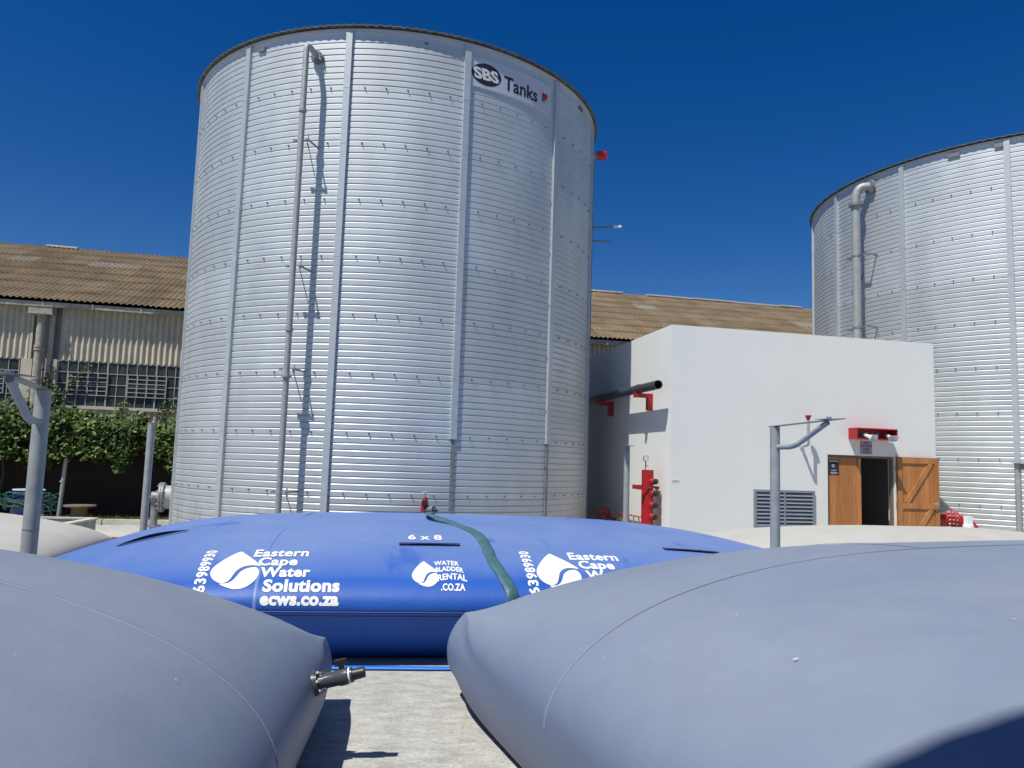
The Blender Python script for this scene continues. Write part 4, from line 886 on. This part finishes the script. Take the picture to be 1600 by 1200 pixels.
random.seed(21)
for B, n_, rng in ((BR, 26, (-.8, .1, -.7, .2)), (BG, 16, (.2, .9, -.5, .3))):
    b = MB()
    for k in range(n_):
        u = random.uniform(rng[0], rng[1]); v = random.uniform(rng[2], rng[3]); c = B.top(u, v) + Vector((0, 0, .014)); e = .01; nx = (B.top(u + e, v) - B.top(u - e, v)).normalized(); ny = (B.top(u, v + e) - B.top(u, v - e)).normalized()
        r = random.uniform(.0015, .0045); L = random.choice((1, 1, 1, 4, 8)); a = random.uniform(0, 3.14); d1 = nx * cos(a) + ny * sin(a); d2 = ny * cos(a) - nx * sin(a)
        b.add([c + d1 * r * L * cos(q * pi / 3) + d2 * r * sin(q * pi / 3) * random.uniform(.7, 1.2) for q in range(6)], [tuple(range(6))])
    q = b.build('dirt_specks', M['paint'], B.t); q['kind'] = 'stuff'
# filler cap on the right cream bladder
b = MB(); b.cyl((1.74, .85, .84), (1.74, .85, .97), .09, 18); b.box(1.69, 1.79, .80, .90, .97, 1.12); b.build('filler_cap', M['whitep'], crt)

# valve on the left bladder
vv = thing('ball_valve', 'black plastic ball valve sticking out of the lower left bladder', 'valve', (0, 0, 0))
b0 = Vector((-1.105, 4.70, .47)); vv.location = b0; dvv = Vector((.97, .04, .24)).normalized()
b = MB(); b.cyl(-dvv * .09, dvv * .022, .078, 24); b.cyl(dvv * .022, dvv * .032, .072, 24); b.build('flange', M['pvc'], vv, smooth=True); vv.scale = (.94, .94, .94)
sd = dvv.cross(Vector((0, 0, 1))).normalized(); ud = sd.cross(dvv)
for k in range(6):
    a = k * pi / 3 + .3; d = sd * .062 * cos(a) + ud * .062 * sin(a); b = MB(); b.cyl(d + dvv * .03, d + dvv * .045, .012, 6); b.cyl(d + dvv * .03, d + dvv * .06, .006, 8); b.build('bolt', M['chrome'], vv)
b = MB(); b.tube([dvv * .03, dvv * .07, dvv * .075, dvv * .15, dvv * .165, dvv * .215, dvv * .22, dvv * .245], [.040, .040, .046, .046, .052, .052, .046, .046], 24); b.build('body', M['pvc'], vv, smooth=True)
b = MB(); b.cyl(dvv * .222, dvv * .232, .048, 24); b.build('seal_ring', M['whitep'], vv)
b = MB(); b.tube([dvv * .245, dvv * .30, dvv * .32], [.036, .034, .033], 20); b.build('spigot', M['black'], vv, smooth=True)
b = MB(); c = dvv * .185; b.cyl(c + ud * .04, c + ud * .085, .018, 14); b.bar(c + ud * .09 - sd * .0 - dvv * .035, c + ud * .09 + dvv * .035, .035, .035, up=ud); b.build('handle', M['black'], vv)

# hydrant valve behind the blue bladder
hy_ = thing('hydrant_valve', 'red hydrant valve with a handwheel behind the blue bladder', 'hydrant', (-1.42, 13.35, 0))
b = MB(); b.tube([(0, 0, 0), (0, 0, .8)], .055, 16); b.tube([(0, 0, .8), (0, 0, .86), (0, 0, 1.0), (0, 0, 1.12), (0, 0, 1.16)], [.06, .075, .07, .05, .035], 18); b.build('body', M['red'], hy_, smooth=40)
b = MB(); b.cyl((0, 0, 1.16), (0, 0, 1.25), .012, 8); n = 18; b.tube([(.07 * cos(2 * pi * k / n), .07 * sin(2 * pi * k / n), 1.25) for k in range(n + 1)], .012, 6); b.bar((-.07, 0, 1.25), (.07, 0, 1.25), .015, .012); b.bar((0, -.07, 1.25), (0, .07, 1.25), .015, .012); b.build('handwheel', M['galvd'], hy_)
b = MB(); b.tube([(0, -.02, 1.07), (.0, -.13, 1.07)], .045, 16); b.build('port', M['black'], hy_); b = MB(); b.tube([(.02, -.03, .95), (.12, -.10, .97)], .05, 16); b.tube([(.12, -.10, .97), (.17, -.13, .975)], .062, 16); b.build('coupling', M['galvd'], hy_)
# teal layflat hose from the hydrant over the blue bladder
W2L = (Matrix.Translation(BL.c) @ Matrix.Rotation(BL.rot, 4, 'Z'))
hose_pts = [Vector((-1.26, 13.20, .975)), Vector((-1.12, 12.95, .93))] + [W2L @ p for p in [BL.at(-.38, 3.25, .06), BL.at(-.12, 2.45, .014), BL.at(.05, 1.85, .012), BL.at(.12, 1.45, .012), BL.at(.14, 1.05, .012), BL.at(.17, .62, .012), BL.at(.25, .33, .012), BL.at(.32, .10, .012)]] + [W2L @ Vector((.40, -3.05, .20)), W2L @ Vector((.43, -3.12, .02)), W2L @ Vector((.55, -3.5, .012))]
hp_ = catmull(hose_pts, 8); hv = []; b = MB()
for i, c in enumerate(hp_):
    t = (hp_[min(i + 1, len(hp_) - 1)] - hp_[max(i - 1, 0)]).normalized(); up = Vector((0, 0, 1)) if t.z < .9 else Vector((1, 0, 0))
    x = t.cross(Vector((0, -.35, 1)).normalized()).normalized(); nn_ = x.cross(t).normalized(); w = .036 + .020 * min(1, i / 40) + .0025 * sin(i * .9); hgt = .030 - .017 * min(1, i / 16)
    hv += [c + x * w * cos(2 * pi * k / 12) + nn_ * hgt * sin(2 * pi * k / 12) * (1 + .12 * sin(i * .7 + k)) for k in range(12)]
b.add(hv, [(i * 12 + k, i * 12 + (k + 1) % 12, (i + 1) * 12 + (k + 1) % 12, (i + 1) * 12 + k) for i in range(len(hp_) - 1) for k in range(12)] + [tuple(range(12)), tuple((len(hp_) - 1) * 12 + k for k in range(12))])
tag(b.build('layflat_hose', M['hose'], smooth=60), 'teal layflat hose draped over the blue bladder from the hydrant valve', 'hose')
# blue hose on the ground
b = MB(); b.tube(catmull([(-3.4, 6.42, .018), (-2.2, 6.69, .018), (-1.13, 6.82, .018), (-.47, 6.88, .018), (.2, 7.0, .018), (1.2, 7.15, .018)], 6), .034, 12, flat=.45)
tag(b.build('flat_hose', M['bluehose'], smooth=60), 'flat bright blue hose lying on the concrete between the bladders', 'hose')

# ------------------------------------------------------------ clutter at the left
tr = thing('concrete_trough', 'open grey concrete trough behind the left cream bladder', 'trough', (-8.25, 12.7, 0), R_(8))
b = MB(); w, d, h, t = 2.3, 2.0, .57, .09
# trapezoid plan: long box lying along x
b.box(-w / 2, w / 2, -d / 2, -d / 2 + t, 0, h); b.box(-w / 2, w / 2, d / 2 - t, d / 2, 0, h); b.box(-w / 2, -w / 2 + t, -d / 2 + t, d / 2 - t, 0, h); b.box(w / 2 - t, w / 2, -d / 2 + t, d / 2 - t, 0, h); b.build('wall', M['conc'], tr)
b = MB(); b.box(-w / 2 + t, w / 2 - t, -d / 2 + t, d / 2 - t, .0, .18); b.build('bed', M['concd'], tr)
b = MB(); b.box(-w / 2 - .03, w / 2 + .03, -d / 2 - .03, -d / 2 + t + .01, h, h + .03); b.box(-w / 2 - .03, w / 2 + .03, d / 2 - t - .01, d / 2 + .03, h, h + .03); b.box(-w / 2 - .03, -w / 2 + t + .01, -d / 2 + t + .01, d / 2 - t - .01, h, h + .03); b.box(w / 2 - t - .01, w / 2 + .03, -d / 2 + t + .01, d / 2 - t - .01, h, h + .03); b.build('rim', M['kerb'], tr)
# red pipe frame
rr_ = thing('red_pipe_rack', 'low red tubular frame between the concrete trough and the blue bladder', 'rack', (-6.35, 11.9, 0), R_(14))
b = MB(); b.tube([(-.55, -.12, 0), (-.55, -.12, .36)] + bend((-.55, -.12, .36), (-.55, -.12, .42), (-.48, -.12, .42), 4) + [(.9, -.12, .42), (.9, -.12, 0)], .028, 12); b.tube([(-.55, .35, 0), (-.55, .35, .42), (.9, .35, .42), (.9, .35, 0)], .024, 12); b.build('rail', M['red'], rr_, smooth=50)
for x in (-.30, .05, .4): b = MB(); b.cyl((x, -.12, 0), (x, -.12, .42), .02, 10); b.build('upright', M['redd'], rr_)
# blue drum with hoses
dm = thing('blue_drum', 'open blue plastic drum behind the nearest left post', 'drum', (-9.55, 15.6, 0))
b = MB(); n = 32; pr = [(.0, .245), (.04, .27), (.25, .285), (.29, .295), (.33, .285), (.60, .285), (.64, .295), (.68, .285), (.90, .275), (.95, .265), (.955, .25), (.90, .25), (.5, .25)]; vs = []
for z, r in pr: vs += [(r * cos(2 * pi * k / n), r * sin(2 * pi * k / n), z) for k in range(n)]
b.add(vs, [(i * n + k, i * n + (k + 1) % n, (i + 1) * n + (k + 1) % n, (i + 1) * n + k) for i in range(len(pr) - 1) for k in range(n)] + [tuple((len(pr) - 1) * n + k for k in range(n)), tuple(range(n))[::-1]]); b.build('body', M['drum'], dm, smooth=40)
b = MB(); b.tube([(.275 * cos(2 * pi * k / 24), .275 * sin(2 * pi * k / 24), .955) for k in range(25)], .012, 8); b.build('rim', M['whitep'], dm)
b = MB(); b.tube([(.292 * cos(2 * pi * k / 24), .292 * sin(2 * pi * k / 24), .47) for k in range(25)], .007, 6); b.build('band', M['whitep'], dm)
b = MB(); random.seed(11)
for k in range(16):
    z = .74 + random.gauss(0, .05); P = []
    a = random.uniform(0, 6.28)
    for j in range(9): a += .75; rr = random.uniform(.32, .50); P.append((rr * 1.15 * cos(a), rr * .8 * sin(a), z + random.gauss(0, .06)))
    b.tube(catmull(P, 5), .012, 6)
for k in range(5): b.tube(catmull([(-.35, -.1, .72), (-.55 - k * .03, -.2, .62 - k * .03), (-.8, -.1, .35 - k * .05), (-1.2, -.2, .1)], 5), .02, 6)
b.tube(catmull([(.3, -.2, .72), (.5, -.2, .66), (.62, -.2, .45)], 5), .01, 6)
tag(b.build('hose_bundle', M['green'], smooth=60, loc=(-9.55, 15.6, 0)), 'tangled green hose wound loosely round the blue drum', 'hose')
random.seed(5)
b = MB()
for k in range(4): b.tube(catmull([(-11.2, 15.0 + k * .08, .35 + k * .05), (-10.6, 14.9, .45 + .03 * k), (-10.3, 15.0, .58 + .02 * k), (-9.95, 15.1, .56)], 6), .03, 8)
tag(b.build('grey_hose', M['whitep'], smooth=60), 'grey flexible hoses lying beside the blue drum at the left edge', 'hose')
b = MB(); b.tube([(-10.02, 14.75, .40), (-9.98, 14.70, .40), (-9.93, 14.64, .40)], [.09, .10, .075], 18); b.tube([(-9.94, 14.65, .40), (-9.90, 14.60, .40)], .05, 14)
tag(b.build('pipe_plug', M['red'], smooth=40), 'small red pipe plug in front of the blue drum', 'plug')
# timber stand by the wall
ts = thing('timber_stand', 'small timber cable spool standing in the shade under the vine', 'spool', (-10.45, 19.15, 0), R_(12))
b = MB(); b.cyl((0, 0, .40), (0, 0, .435), .36, 28); b.build('top', M['woodg'], ts); b = MB(); b.cyl((0, 0, .0), (0, 0, .035), .36, 28); b.build('foot', M['woodg'], ts)
b = MB()
for k in range(8): a = k * pi / 4; b.box(-.07, .07, .15, .17, .035, .40, Matrix.Rotation(a, 4, 'Z'))
b.build('core', mat('spool core', (.16, .09, .05), .8, 0, (.11, .065, .035), 9), ts)
